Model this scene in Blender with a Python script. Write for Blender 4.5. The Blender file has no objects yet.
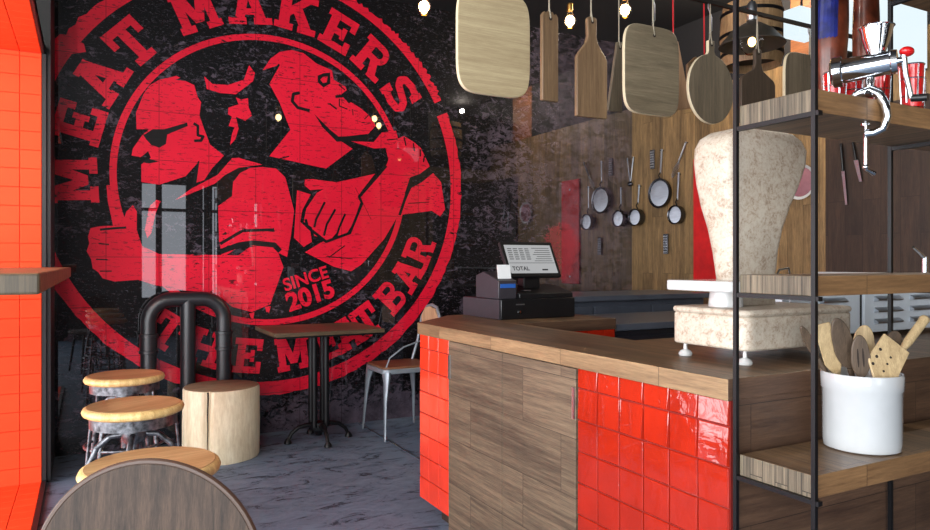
import bpy, bmesh, math, random
from mathutils import Vector, Matrix
random.seed(7)
S = bpy.context.scene
COL = S.collection
PI = math.pi
R = math.radians
# ---------------------------------------------------------------- camera data (used once to place mural artwork)
YAW, F, CX, HY, H = R(28.14), 705.0, 465.0, 262.0, 1.2
sY, cY = math.sin(YAW), math.cos(YAW)
WALL = 5.02            # distance of the mural wall
WOODX = 4.435          # plane of the timber wall

# ---------------------------------------------------------------- objects
def tag(o, label=None, cat=None, group=None, kind=None):
    if label: o['label'] = label
    if cat: o['category'] = cat
    if group: o['group'] = group
    if kind: o['kind'] = kind
    return o

def thing(name, label, cat, loc=(0, 0, 0), rz=0.0, group=None):
    o = bpy.data.objects.new(name, None)
    o.empty_display_size = 0.1
    o.location = loc; o.rotation_euler = (0, 0, rz)
    COL.objects.link(o)
    return tag(o, label, cat, group)

def copy_tree(o, parent=None):
    c = o.copy(); COL.objects.link(c)
    if parent: c.parent = parent
    for ch in list(o.children): copy_tree(ch, c)
    return c

def wloc(o):
    v = Vector((0, 0, 0))
    while o: v += o.location; o = o.parent
    return v

class MB:
    def __init__(s): s.bm = bmesh.new()
    def quad(s, pts, mi=0):
        f = s.bm.faces.new([s.bm.verts.new(p) for p in pts]); f.material_index = mi; return s
    def box(s, x0, x1, y0, y1, z0, z1, M=None):
        c = [(x0,y0,z0),(x1,y0,z0),(x1,y1,z0),(x0,y1,z0),(x0,y0,z1),(x1,y0,z1),(x1,y1,z1),(x0,y1,z1)]
        v = [s.bm.verts.new(M @ Vector(p) if M else p) for p in c]
        for f in ((0,3,2,1),(4,5,6,7),(0,1,5,4),(1,2,6,5),(2,3,7,6),(3,0,4,7)): s.bm.faces.new([v[i] for i in f])
        return s
    def rings(s, rings, cap=True):
        vs = [[s.bm.verts.new(p) for p in r] for r in rings]
        n = len(vs[0])
        for a, b in zip(vs, vs[1:]):
            for i in range(n):
                s.bm.faces.new((a[i], a[(i+1) % n], b[(i+1) % n], b[i]))
        if cap:
            s.bm.faces.new(vs[0][::-1]); s.bm.faces.new(vs[-1])
        return s
    def cyl(s, p0, p1, r0, r1=None, seg=16):
        return s.tube([p0, p1], [r0, r0 if r1 is None else r1], seg)
    def tube(s, path, r, seg=10, closed=False, flat=1.0):
        P = [Vector(p) for p in path]; n = len(P)
        rr = r if isinstance(r, (list, tuple)) else [r]*n
        rings, up = [], None
        for i in range(n):
            if closed: t = P[(i+1) % n]-P[i-1]
            else: t = P[min(i+1, n-1)]-P[max(i-1, 0)]
            t.normalize()
            if up is None: up = Vector((0,0,1)) if abs(t.z) < .9 else Vector((1,0,0))
            a = t.cross(up).normalized(); b = a.cross(t).normalized(); up = b
            rings.append([P[i]+(a*math.cos(2*PI*k/seg)+b*math.sin(2*PI*k/seg)*flat)*rr[i] for k in range(seg)])
        if closed:
            vs = [[s.bm.verts.new(p) for p in q] for q in rings]
            for i in range(n):
                A, B = vs[i], vs[(i+1) % n]
                for k in range(seg): s.bm.faces.new((A[k], A[(k+1) % seg], B[(k+1) % seg], B[k]))
            return s
        return s.rings(rings)
    def lathe(s, prof, c=(0,0,0), seg=32, sx=1.0, sy=1.0, cap=True):
        rings = [[(c[0]+max(r,1e-4)*math.cos(2*PI*k/seg)*sx, c[1]+max(r,1e-4)*math.sin(2*PI*k/seg)*sy, c[2]+z) for k in range(seg)] for r, z in prof]
        return s.rings(rings, cap)
    def prism(s, poly, f, d0, d1):
        # poly: 2d points, f(u,v,d)->xyz
        a = [s.bm.verts.new(f(u, v, d0)) for u, v in poly]; b = [s.bm.verts.new(f(u, v, d1)) for u, v in poly]
        n = len(poly)
        s.bm.faces.new(a[::-1]); s.bm.faces.new(b)
        for i in range(n): s.bm.faces.new((a[i], a[(i+1) % n], b[(i+1) % n], b[i]))
        return s
    def ball(s, c, r, seg=16, sc=(1,1,1)):
        prof = [(math.sin(PI*i/10)*r, -math.cos(PI*i/10)*r*sc[2]) for i in range(11)]
        return s.lathe(prof, c, seg, sc[0], sc[1])
    def build(s, name, mat, parent=None, bevel=0, smooth=True, local=False, kind=None, ang=38, mats=None, tri=False, segs=2):
        bmesh.ops.remove_doubles(s.bm, verts=s.bm.verts, dist=1e-6)
        if not tri: bmesh.ops.recalc_face_normals(s.bm, faces=s.bm.faces)
        me = bpy.data.meshes.new(name); s.bm.to_mesh(me); s.bm.free()
        if parent is not None and not local:
            me.transform(Matrix.Translation(-wloc(parent)))
        for m in (mats or [mat]): me.materials.append(m)
        if smooth:
            for p in me.polygons: p.use_smooth = True
            me.set_sharp_from_angle(angle=R(ang))
        o = bpy.data.objects.new(name, me); COL.objects.link(o)
        if parent is not None: o.parent = parent
        if bevel:
            b = o.modifiers.new('bevel', 'BEVEL'); b.width = bevel; b.segments = segs; b.limit_method = 'ANGLE'; b.angle_limit = R(40)
            b.harden_normals = False
        if kind: o['kind'] = kind
        return o

# ---------------------------------------------------------------- materials
def srgb(r, g, b):
    f = lambda c: (c/255/12.92) if c/255 <= .04045 else ((c/255+.055)/1.055)**2.4
    return (f(r), f(g), f(b), 1)

class NT:
    def __init__(s, name):
        s.m = bpy.data.materials.new(name); s.m.use_nodes = True
        s.t = s.m.node_tree; s.n = s.t.nodes; s.l = s.t.links
        s.p = s.n['Principled BSDF']
    def add(s, typ, **kw):
        n = s.n.new(typ)
        for k, v in kw.items():
            if k in n.inputs.keys() if isinstance(k, str) else False: n.inputs[k].default_value = v
            else: setattr(n, k, v)
        return n
    def link(s, a, b): s.l.new(a, b)
    def coords(s, which='Object'):
        if which == 'World': return s.n.new('ShaderNodeNewGeometry').outputs['Position']
        return s.n.new('ShaderNodeTexCoord').outputs[which]
    def mapping(s, vec, scale=(1,1,1), rot=(0,0,0), loc=(0,0,0)):
        m = s.n.new('ShaderNodeMapping'); s.link(vec, m.inputs[0])
        m.inputs['Scale'].default_value = scale; m.inputs['Rotation'].default_value = rot; m.inputs['Location'].default_value = loc
        return m.outputs[0]
    def noise(s, vec, scale, detail=4, rough=.55, dist=0):
        n = s.n.new('ShaderNodeTexNoise'); s.link(vec, n.inputs['Vector'])
        n.inputs['Scale'].default_value = scale; n.inputs['Detail'].default_value = detail
        n.inputs['Roughness'].default_value = rough; n.inputs['Distortion'].default_value = dist
        return n.outputs['Fac']
    def ramp(s, fac, stops, interp='LINEAR'):
        r = s.n.new('ShaderNodeValToRGB'); s.link(fac, r.inputs[0]); cr = r.color_ramp; cr.interpolation = interp
        while len(cr.elements) < len(stops): cr.elements.new(.5)
        for e, (p, c) in zip(cr.elements, stops):
            e.position = p; e.color = c if len(c) == 4 else (*c, 1)
        return r.outputs[0]
    def mix(s, fac, a, b, blend='MIX'):
        n = s.n.new('ShaderNodeMix'); n.data_type = 'RGBA'; n.blend_type = blend
        for sock, v in ((n.inputs[0], fac), (n.inputs[6], a), (n.inputs[7], b)):
            if hasattr(v, 'is_linked') or hasattr(v, 'links'): s.link(v, sock)
            else: sock.default_value = v
        return n.outputs[2]
    def math(s, op, a, b=0.0, c=None):
        n = s.n.new('ShaderNodeMath'); n.operation = op
        for i, v in enumerate((a, b) if c is None else (a, b, c)):
            if hasattr(v, 'links'): s.link(v, n.inputs[i])
            else: n.inputs[i].default_value = v
        return n.outputs[0]
    def bump(s, h, strength=.2, dist=.002):
        b = s.n.new('ShaderNodeBump'); s.link(h, b.inputs['Height']); b.inputs['Strength'].default_value = strength
        b.inputs['Distance'].default_value = dist
        s.link(b.outputs[0], s.p.inputs['Normal'])
    def sep(s, vec):
        n = s.n.new('ShaderNodeSeparateXYZ'); s.link(vec, n.inputs[0]); return n.outputs
    def comb(s, x, y, z=0.0):
        n = s.n.new('ShaderNodeCombineXYZ')
        for i, v in enumerate((x, y, z)):
            if hasattr(v, 'links'): s.link(v, n.inputs[i])
            else: n.inputs[i].default_value = v
        return n.outputs[0]

def plain(name, col, rough=.5, metal=0, coat=0, spec=.5, noise=0, bumps=0, nscale=30):
    t = NT(name); p = t.p
    p.inputs['Roughness'].default_value = rough; p.inputs['Metallic'].default_value = metal
    p.inputs['Coat Weight'].default_value = coat; p.inputs['Coat Roughness'].default_value = .05
    p.inputs['Specular IOR Level'].default_value = spec
    v = t.coords('Object')
    n = t.noise(v, nscale, 4)
    d = tuple(c*(1-noise) for c in col[:3])+(1,); u = tuple(min(1, c*(1+noise)) for c in col[:3])+(1,)
    t.link(t.ramp(n, [(.3, d), (.7, u)]), p.inputs['Base Color'])
    if bumps: t.bump(n, bumps)
    return t.m

def wood(name, dark, light, axis=2, scale=1.0, planks=None, rough=.5, space='Object', vary=.35, uv=None, streak=9, coat=0, off=0, bump=.25):
    """grain runs along axis; planks=(u_axis, v_axis, width, height): u along grain"""
    t = NT(name); p = t.p
    v = t.coords(space)
    sep = t.sep(v)
    if planks:
        ua, va, w, h = planks
        br = t.n.new('ShaderNodeTexBrick'); t.link(t.comb(t.math('ADD', sep[ua], 20+off), t.math('ADD', sep[va], 20+off*.37)), br.inputs['Vector'])
        br.inputs['Scale'].default_value = 1; br.inputs['Brick Width'].default_value = w; br.inputs['Row Height'].default_value = h
        br.inputs['Mortar Size'].default_value = .0012; br.inputs['Mortar Smooth'].default_value = 0
        br.inputs['Color1'].default_value = (0,0,0,1); br.inputs['Color2'].default_value = (1,1,1,1); br.inputs['Mortar'].default_value = (.5,.5,.5,1)
        br.offset = .37; br.inputs['Bias'].default_value = 0
        rnd = br.outputs['Color']; mort = br.outputs['Fac']
    sc = [streak*scale]*3; sc[axis] = .9*scale
    vv = t.mapping(v, sc)
    if planks:
        sh = t.n.new('ShaderNodeVectorMath'); sh.operation = 'SCALE'; t.link(rnd, sh.inputs[0]); sh.inputs['Scale'].default_value = 37
        ad = t.n.new('ShaderNodeVectorMath'); ad.operation = 'ADD'; t.link(vv, ad.inputs[0]); t.link(sh.outputs[0], ad.inputs[1]); vv = ad.outputs[0]
    n1 = t.noise(vv, 1.6, 5, .6, .8)
    n2 = t.noise(t.mapping(vv, (1,1,1)), 13, 7, .75, .3)
    f = t.math('ADD', t.math('MULTIPLY', n1, .5), t.math('MULTIPLY', n2, .5))
    md = tuple((a+b)/2 for a, b in zip(dark, light))
    c = t.ramp(f, [(.36, dark), (.5, md), (.62, light)])
    if planks:
        k = t.math('ADD', t.math('MULTIPLY', rnd, vary), 1-vary/2)
        c = t.mix(1.0, c, t.comb(k, k, k), 'MULTIPLY')
        c = t.mix(t.math('MULTIPLY', mort, .75), c, tuple(x*.25 for x in dark[:3])+(1,))
    t.link(c, p.inputs['Base Color'])
    p.inputs['Roughness'].default_value = rough
    p.inputs['Coat Weight'].default_value = coat; p.inputs['Coat Roughness'].default_value = .2
    t.bump(f, bump, .0015)
    return t.m

def emis(name, col, strength):
    t = NT(name); t.p.inputs['Base Color'].default_value = (0,0,0,1)
    t.p.inputs['Emission Color'].default_value = col; t.p.inputs['Emission Strength'].default_value = strength
    return t.m

def mural_mat(name, kind):
    """glossy glass-faced panels; kind 'ground' or 'red' or 'black'"""
    t = NT(name); p = t.p
    v = t.coords('World'); x, y, z = t.sep(v)
    fine = t.noise(t.mapping(v, (7, 1, 30)), 2.2, 7, .68, .4)
    spk = t.noise(t.mapping(v, (1, 1, 1.7)), 13, 9, .8, .6)
    big = t.noise(t.mapping(v, (1, 1, 1.4)), 1.25, 4, .6)
    black = srgb(12, 10, 12)
    if kind == 'ground':
        # plaster showing through, more of it right of the emblem and low down
        bias = t.math('MULTIPLY', t.math('SUBTRACT', x, 2.95), .13)
        bias = t.math('MINIMUM', t.math('MAXIMUM', bias, -.015), .06)
        low = t.math('MULTIPLY', t.math('MAXIMUM', t.math('SUBTRACT', .42, z), 0), .35)
        low = t.math('MULTIPLY', low, t.math('GREATER_THAN', x, .55))
        f = t.math('ADD', t.math('ADD', t.math('MULTIPLY', spk, .72), t.math('MULTIPLY', big, .28)), t.math('ADD', bias, low))
        plaster = t.ramp(t.noise(v, 6, 6, .7), [(.3, srgb(40, 34, 42)), (.7, srgb(96, 84, 96))])
        m = t.ramp(f, [(.535, (0,0,0)), (.565, (1,1,1))])
        c = t.mix(m, black, plaster)
        pale = t.ramp(t.noise(t.mapping(v, (2, 1, 5)), 24, 7, .75), [(.575, (0,0,0)), (.66, (1,1,1))])
        c = t.mix(t.math('MULTIPLY', pale, .6), c, srgb(104, 98, 108))
        # speckled red patch near the timber corner
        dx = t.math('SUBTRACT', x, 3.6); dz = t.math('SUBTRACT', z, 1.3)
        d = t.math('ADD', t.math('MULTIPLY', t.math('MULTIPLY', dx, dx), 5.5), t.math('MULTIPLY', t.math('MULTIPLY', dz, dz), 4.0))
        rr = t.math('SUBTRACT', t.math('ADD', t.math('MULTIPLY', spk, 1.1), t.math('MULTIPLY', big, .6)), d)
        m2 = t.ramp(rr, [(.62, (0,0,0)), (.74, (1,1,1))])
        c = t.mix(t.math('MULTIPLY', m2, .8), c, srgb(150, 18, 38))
    else:
        scr = t.ramp(fine, [(.575, (0,0,0)), (.605, (1,1,1))])
        dots = t.ramp(t.noise(v, 55, 3, .6), [(.63, (0,0,0)), (.66, (1,1,1))])
        worn = t.ramp(big, [(.35, (.25,.25,.25)), (.6, (1,1,1))])
        k = t.math('MULTIPLY', t.math('MAXIMUM', scr, t.math('MULTIPLY', dots, .8)), worn)
        red = t.mix(t.ramp(big, [(.3, (0,0,0)), (.7, (1,1,1))]), srgb(206, 10, 44), srgb(228, 18, 52))
        c = t.mix(k, red if kind == 'red' else black, black)
    # panel joints
    jx = t.math('ABSOLUTE', t.math('SUBTRACT', t.math('FRACT', t.math('DIVIDE', t.math('ADD', x, 30*.31-.411), .31)), .5))
    jz = t.math('ABSOLUTE', t.math('SUBTRACT', t.math('FRACT', t.math('DIVIDE', t.math('ADD', z, 30*.318-1.232), .318)), .5))
    jm = t.math('GREATER_THAN', t.math('MAXIMUM', jx, jz), .4945)
    c = t.mix(t.math('MULTIPLY', jm, .8), c, srgb(14, 10, 12))
    t.link(c, p.inputs['Base Color'])
    p.inputs['Roughness'].default_value = .6
    p.inputs['Specular IOR Level'].default_value = .2
    if kind == 'ground': p.inputs['Specular IOR Level'].default_value = .1
    # glass face
    gl = t.n.new('ShaderNodeBsdfGlossy'); gl.inputs['Roughness'].default_value = .012; gl.inputs['Color'].default_value = (.95,.95,1,1)
    ms = t.n.new('ShaderNodeMixShader')
    k = t.math('MULTIPLY', t.math('MINIMUM', t.math('MAXIMUM', t.math('SUBTRACT', x, 2.9), 0), .8), .27)
    t.link(t.math('ADD', k, .055), ms.inputs[0])
    t.link(p.outputs[0], ms.inputs[1]); t.link(gl.outputs[0], ms.inputs[2])
    t.link(ms.outputs[0], t.n['Material Output'].inputs['Surface'])
    return t.m

def floor_mat():
    t = NT('concrete_floor'); p = t.p
    v = t.coords('World')
    a = t.noise(t.mapping(v, (1, 2.0, 1), (0,0,.5)), 5.5, 9, .78, .8)
    b = t.noise(v, 1.1, 3)
    c = t.ramp(a, [(.40, srgb(56, 66, 80)), (.45, srgb(104, 120, 140)), (.62, srgb(120, 138, 158))])
    k = t.ramp(b, [(.3, (.75,.75,.75)), (.7, (1.05,1.05,1.05))])
    t.link(t.mix(1.0, c, k, 'MULTIPLY'), p.inputs['Base Color'])
    p.inputs['Roughness'].default_value = .6; p.inputs['Specular IOR Level'].default_value = .3
    t.bump(a, .15, .003)
    return t.m

def brushed(name, col, rough=.3):
    t = NT(name); v = t.coords('Object')
    n = t.noise(t.mapping(v, (2, 2, 60)), 5, 3)
    t.link(t.ramp(n, [(.3, tuple(c*.8 for c in col[:3])+(1,)), (.7, col)]), t.p.inputs['Base Color'])
    t.p.inputs['Metallic'].default_value = 1; t.p.inputs['Roughness'].default_value = rough
    return t.m

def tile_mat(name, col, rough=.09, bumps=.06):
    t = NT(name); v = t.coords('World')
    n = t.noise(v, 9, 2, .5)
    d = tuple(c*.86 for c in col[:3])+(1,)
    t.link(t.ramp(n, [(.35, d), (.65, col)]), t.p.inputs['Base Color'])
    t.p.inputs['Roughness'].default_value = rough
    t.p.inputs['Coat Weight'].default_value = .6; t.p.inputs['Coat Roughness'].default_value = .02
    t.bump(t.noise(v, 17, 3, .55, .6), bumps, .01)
    return t.m

def stone_mat():
    t = NT('worn_cream_enamel'); v = t.coords('Object')
    a = t.noise(v, 34, 8, .75, .6); b = t.noise(v, 120, 4, .7)
    f = t.math('ADD', t.math('MULTIPLY', a, .65), t.math('MULTIPLY', b, .35))
    t.link(t.ramp(f, [(.40, srgb(152, 132, 114)), (.46, srgb(180, 164, 146)), (.56, srgb(196, 186, 170))]), t.p.inputs['Base Color'])
    t.p.inputs['Roughness'].default_value = .5
    t.bump(f, .15)
    return t.m

M = {}
M['floor'] = floor_mat()
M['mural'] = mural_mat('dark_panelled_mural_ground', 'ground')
M['mural_red'] = mural_mat('mural_red_paint', 'red')
M['mural_black'] = mural_mat('mural_black_paint', 'black')
M['wall_wood'] = wood('timber_wall_planks', srgb(84, 64, 40), srgb(158, 126, 84), axis=2, planks=(2, 1, 1.35, .125), space='World', vary=.5, rough=.55, streak=10)
M['wall_wood_red'] = wood('reddish_timber', srgb(104, 58, 30), srgb(150, 92, 50), axis=1, planks=(1, 2, .8, .11), space='World', vary=.4)
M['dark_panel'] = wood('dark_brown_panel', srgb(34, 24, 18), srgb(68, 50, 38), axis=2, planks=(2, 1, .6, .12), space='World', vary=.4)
M['door_wood'] = wood('grey_brown_door_wood', srgb(60, 48, 38), srgb(126, 108, 86), axis=1, planks=(1, 2, .62, .19), space='World', vary=.35, rough=.5, streak=26, off=.2)
M['end_wood'] = wood('dark_end_wood', srgb(58, 38, 28), srgb(98, 72, 54), axis=0, planks=(0, 2, .7, .15), space='World', vary=.3, streak=14)
M['top_wood'] = wood('worktop_wood', srgb(64, 46, 31), srgb(136, 106, 76), axis=1, planks=(1, 0, .7, .062), space='World', vary=.75, rough=.42, streak=22)
M['edge_wood'] = wood('worktop_edge_wood', srgb(102, 78, 54), srgb(160, 130, 94), axis=1, planks=(1, 2, .45, .2), space='World', vary=.35, streak=14)
M['shelf_front'] = wood('oak_shelf_front', srgb(92, 64, 40), srgb(146, 110, 74), axis=0, planks=(0, 2, .28, .2), space='World', vary=.25, rough=.45, streak=14)
M['shelf_end'] = wood('end_grain', srgb(44, 38, 30), srgb(124, 110, 90), axis=2, planks=(2, 1, .9, .034), space='World', vary=.35, streak=60, rough=.6)
M['table_wood'] = wood('bar_table_wood', srgb(84, 58, 38), srgb(150, 112, 78), axis=0, space='World', streak=14)
M['table_end'] = wood('bar_table_end_grain', srgb(46, 38, 28), srgb(96, 82, 62), axis=2, space='World', streak=60)
M['bistro_wood'] = wood('bistro_top_wood', srgb(62, 50, 38), srgb(110, 90, 66), axis=0, streak=12, rough=.4)
M['seat_wood'] = wood('light_seat_wood', srgb(176, 128, 80), srgb(222, 184, 132), axis=0, streak=12, rough=.4)
M['seat_edge'] = wood('seat_edge_wood', srgb(196, 150, 88), srgb(244, 214, 148), axis=2, streak=8, scale=2, rough=.4)
M['chair_back'] = wood('dark_ply', srgb(28, 20, 15), srgb(76, 58, 46), axis=2, streak=34, rough=.75)
M['chair_edge'] = plain('pale_ply_edge', srgb(70, 48, 36), .5)
M['stump'] = wood('pale_stump_wood', srgb(206, 184, 148), srgb(246, 232, 202), axis=2, streak=5, rough=.6)
M['stump_top'] = wood('stump_cut_face', srgb(120, 98, 74), srgb(178, 154, 122), axis=0, streak=4, rough=.7)
M['board_pale'] = wood('pale_board', srgb(150, 130, 98), srgb(186, 168, 132), axis=0, streak=24, rough=.6, scale=1.6)
M['board_edge'] = plain('pale_board_edge', srgb(206, 192, 160), .6)
M['board_mid'] = wood('brown_board', srgb(92, 70, 50), srgb(140, 112, 82), axis=2, streak=14, rough=.5)
M['board_grey'] = wood('greyish_board', srgb(96, 84, 66), srgb(140, 126, 102), axis=0, streak=14, rough=.55)
M['board_greyv'] = wood('greyish_board_upright', srgb(84, 74, 60), srgb(124, 110, 90), axis=2, streak=14, rough=.55)
M['board_dark'] = wood('dark_board', srgb(54, 44, 36), srgb(88, 72, 58), axis=2, streak=14, rough=.5)
M['board_pink'] = wood('pinkish_board', srgb(170, 128, 96), srgb(214, 172, 134), axis=2, streak=10)
M['drum'] = wood('drum_wood', srgb(120, 92, 62), srgb(186, 150, 108), axis=2, streak=10)
M['spoon_light'] = wood('light_spoon_wood', srgb(150, 124, 88), srgb(200, 174, 132), axis=2, streak=30)
M['spoon_dark'] = wood('dark_spoon_wood', srgb(58, 46, 36), srgb(98, 80, 64), axis=2, streak=30)
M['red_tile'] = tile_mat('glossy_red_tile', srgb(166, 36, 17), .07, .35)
M['far_tile'] = tile_mat('lit_red_tile', srgb(232, 62, 34), .25, .05)  # same tile as red_tile, the far end's stronger light put into its colour
M['orange_tile'] = plain('orange_red_tile', srgb(250, 76, 34), .6, spec=.2, noise=.05, nscale=6)
M['grout'] = plain('dark_red_grout', srgb(128, 22, 12), .7, noise=.1)
M['grout_o'] = plain('orange_grout', srgb(206, 44, 18), .7, noise=.1)
M['black'] = plain('black_paint', srgb(20, 18, 22), .5, noise=.2)
M['black_metal'] = plain('black_metal', srgb(9, 8, 11), .45, metal=0, spec=.35, noise=.15)
M['pipe'] = plain('black_iron_pipe', srgb(34, 35, 39), .36, spec=.7, noise=.15, bumps=.1, nscale=60)
M['ceiling'] = plain('black_ceiling', srgb(22, 20, 22), .8, noise=.1)
M['dark_wall'] = plain('dark_plaster', srgb(40, 36, 38), .8, noise=.2, nscale=5)
M['chrome'] = plain('polished_chrome', srgb(220, 222, 226), .1, metal=1, noise=.02)
M['steel'] = brushed('brushed_steel', srgb(196, 200, 206), .32)
M['pan_steel'] = brushed('pan_steel', srgb(96, 97, 102), .22)
M['pan_base'] = brushed('pan_base_steel', srgb(176, 178, 184), .28)
M['old_steel'] = plain('worn_dark_steel', srgb(104, 104, 108), .4, metal=.8, noise=.8, nscale=50)
M['seat_brown'] = wood('brown_seat_wood', srgb(96, 58, 38), srgb(140, 92, 62), axis=0, streak=12)
M['grey_metal'] = plain('galvanised_grey_metal', srgb(150, 158, 166), .4, metal=.5, noise=.15, nscale=12)
M['appliance'] = plain('pale_steel_panel', srgb(214, 222, 230), .45, metal=.0, noise=.06, nscale=12)
M['white'] = plain('white_enamel', srgb(200, 200, 198), .25, coat=.5, noise=.02)
M['ceramic'] = plain('white_glazed_ceramic', srgb(186, 187, 188), .12, coat=1, noise=.02)
M['cream'] = stone_mat()
M['plastic'] = plain('black_plastic', srgb(16, 16, 18), .35, noise=.1)
M['plastic_grey'] = plain('dark_grey_plastic', srgb(48, 44, 50), .5, noise=.1)
M['worktop_dark'] = plain('dark_steel_worktop', srgb(82, 88, 100), .3, noise=.15, nscale=8)
M['worktop_navy'] = plain('navy_black_front', srgb(28, 30, 40), .35, noise=.15, nscale=8)
M['paper'] = plain('white_paper', srgb(235, 235, 235), .6)
M['blue'] = plain('dark_blue_label', srgb(14, 24, 92), .4, noise=.5, nscale=40)
M['blue_l'] = plain('blue_label', srgb(40, 90, 170), .4)
M['ham'] = plain('red_brown_cured_skin', srgb(92, 40, 22), .35, coat=.2, noise=.6, nscale=22, bumps=.25)
M['red'] = plain('red_lacquer', srgb(196, 24, 26), .25, coat=.4, noise=.15)
M['red_panel'] = plain('red_painted_board', srgb(206, 20, 22), .45, noise=.2, nscale=9)
M['red_cord'] = plain('red_cord', srgb(190, 20, 30), .7)
M['string'] = plain('pale_string', srgb(150, 140, 122), .8)
M['brass'] = plain('brass', srgb(170, 130, 70), .35, metal=1)
M['pink_plate'] = plain('mauve_plate', srgb(150, 100, 108), .5, noise=.1)
M['shade'] = plain('dark_enamel_shade', srgb(62, 56, 48), .5, noise=.15)
M['screen'] = emis('screen_glow', srgb(212, 214, 216), .62)
M['ink'] = plain('screen_ink', srgb(40, 42, 46), .6)
M['bulb'] = emis('bulb_glow', (1, .66, .30, 1), 60)
M['lightbox'] = emis('lightbox_glow', srgb(222, 238, 244), 1.1)
def glass(name, col=(1,1,1,1), ior=1.3):
    t = NT(name); t.p.inputs['Base Color'].default_value = col; t.p.inputs['Transmission Weight'].default_value = 1
    t.p.inputs['Roughness'].default_value = 0.02; t.p.inputs['IOR'].default_value = ior; return t.m
M['warm_bulb'] = emis('warm_bulb_glow', (1, .6, .2, 1), 9)
M['glass'] = glass('clear_glass'); M['amber'] = glass('amber_glass', (1, .86, .62, 1))

# ================================================================ SETTING
X0, Y0, ZC = -2.3, -2.3, 3.2
def struct(name, mb, mat, **k): return mb.build(name, mat, kind='structure', smooth=False, **k)
struct('floor', MB().box(X0-.1, WOODX+.1, Y0-.1, WALL+.1, -.1, 0), M['floor'])
struct('ceiling', MB().box(X0-.1, WOODX+.1, Y0-.1, WALL+.1, ZC, ZC+.1), M['ceiling'])
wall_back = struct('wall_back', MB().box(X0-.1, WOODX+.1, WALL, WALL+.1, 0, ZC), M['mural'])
struct('wall_right', MB().box(WOODX, WOODX+.1, Y0-.1, WALL, 0, 2.62), M['wall_wood'])
mb = MB().box(WOODX, WOODX+.1, 3.35, WALL, 2.62, ZC)
struct('wall_right', mb, M['ceiling'])
struct('wall_right', MB().box(WOODX, WOODX+.1, 2.95, 3.35, 2.62, ZC), M['wall_wood_red'])
struct('wall_right', MB().box(WOODX, WOODX+.1, Y0-.1, 2.95, 2.62, ZC), M['ceiling'])
# front wall (behind the camera) with window openings, left wall with an unseen shop window for side daylight
def wall_with_holes(name, f, u0, u1, holes, mat):
    mb = MB(); u = u0
    for (a, b, z0, z1) in sorted(holes):
        mb.box(*f(u, a), 0, ZC); mb.box(*f(a, b), 0, z0); mb.box(*f(a, b), z1, ZC); u = b
    mb.box(*f(u, u1), 0, ZC)
    return struct(name, mb, mat)
WIN = [(.72, 1.45, .58, 2.5), (1.64, 1.94, .58, 2.5), (2.51, 2.575, .5, 2.5), (-2.15, -.62, .2, 2.8)]  # last opening is an unseen one, added to let in more daylight
wall_with_holes('wall_front', lambda a, b: (a, b, Y0-.1, Y0), X0-.1, WOODX+.1, WIN, M['dark_wall'])
LW = [(-1.9, .35, .12, 2.75), (.55, 2.75, .12, 2.75), (2.95, 4.9, .06, 2.75)]  # last opening is added, unseen, to put glints on the counter tiles
wall_with_holes('wall_left', lambda a, b: (X0-.1, X0, a, b), Y0-.1, WALL, LW, M['dark_wall'])
wn = 0
for i, (a, b, z0, z1) in enumerate(WIN):
    mb = MB(); y0, y1 = Y0-.08, Y0-.02
    xs = [a, b-.03]
    if i == 0: xs += [.965]
    if i == 1: xs += [1.70, 1.745, 1.79]
    if i == 2: xs = []
    if i > 2: xs += [(a+b)/2]
    for x in xs: mb.box(x, x+(.09 if (i == 0 and x == .965) else .04), y0, y1, z0, z1)
    for z in (z0, 2.02, z1-.04): mb.box(a, b, y0, y1, z, z+.05)
    wn += 1; struct('window_%d' % wn, mb, M['black_metal'])
for (a, b, z0, z1) in LW:
    mb = MB()
    for y in (a, (a+b)/2, b-.04): mb.box(X0-.08, X0-.02, y, y+.04, z0, z1)
    for z in (z0, 2.1, z1-.04): mb.box(X0-.08, X0-.02, a, b, z, z+.05)
    wn += 1; struct('window_%d' % wn, mb, M['black_metal'])
# slim metal joint in the floor
struct('trim_1', MB().box(1.775, 1.787, 3.2, WALL, 0, .003), M['steel'])
# black end panel beside the red niche
struct('trim_2', MB().box(-1.5, -.18, 4.462, 4.50, 0, ZC).box(-.21, -.18, 4.50, WALL, 0, ZC), M['black'])

# ---------------------------------------------------------------- tiles
def tiles(mb, f, nu, nv, size=.1, gap=.0035, th=.006, tilt=.012, u0=0, v0=0, umax=None, vmax=None, lean=None):
    for i in range(nu):
        for j in range(nv):
            a, b = u0+i*size+gap/2, u0+(i+1)*size-gap/2; c, d = v0+j*size+gap/2, v0+(j+1)*size-gap/2
            if umax is not None: b = min(b, umax)
            if vmax is not None: d = min(d, vmax)
            if b-a < .008 or d-c < .008: continue
            e = .0025
            tu, tv = random.uniform(-tilt, tilt), random.uniform(-tilt, tilt)
            if lean: tv += lean(j); tu += lean(j)*.6*(1 if random.random() < .5 else 0)
            um, vm = (a+b)/2, (c+d)/2
            h = lambda u, v: th+(u-um)*tu+(v-vm)*tv
            mb.rings([[f(a,c,0), f(b,c,0), f(b,d,0), f(a,d,0)], [f(a,c,th*.6), f(b,c,th*.6), f(b,d,th*.6), f(a,d,th*.6)],
                      [f(u,v,h(u,v)) for u, v in ((a+e,c+e),(b-e,c+e),(b-e,d-e),(a+e,d-e))]])
    return mb

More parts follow.
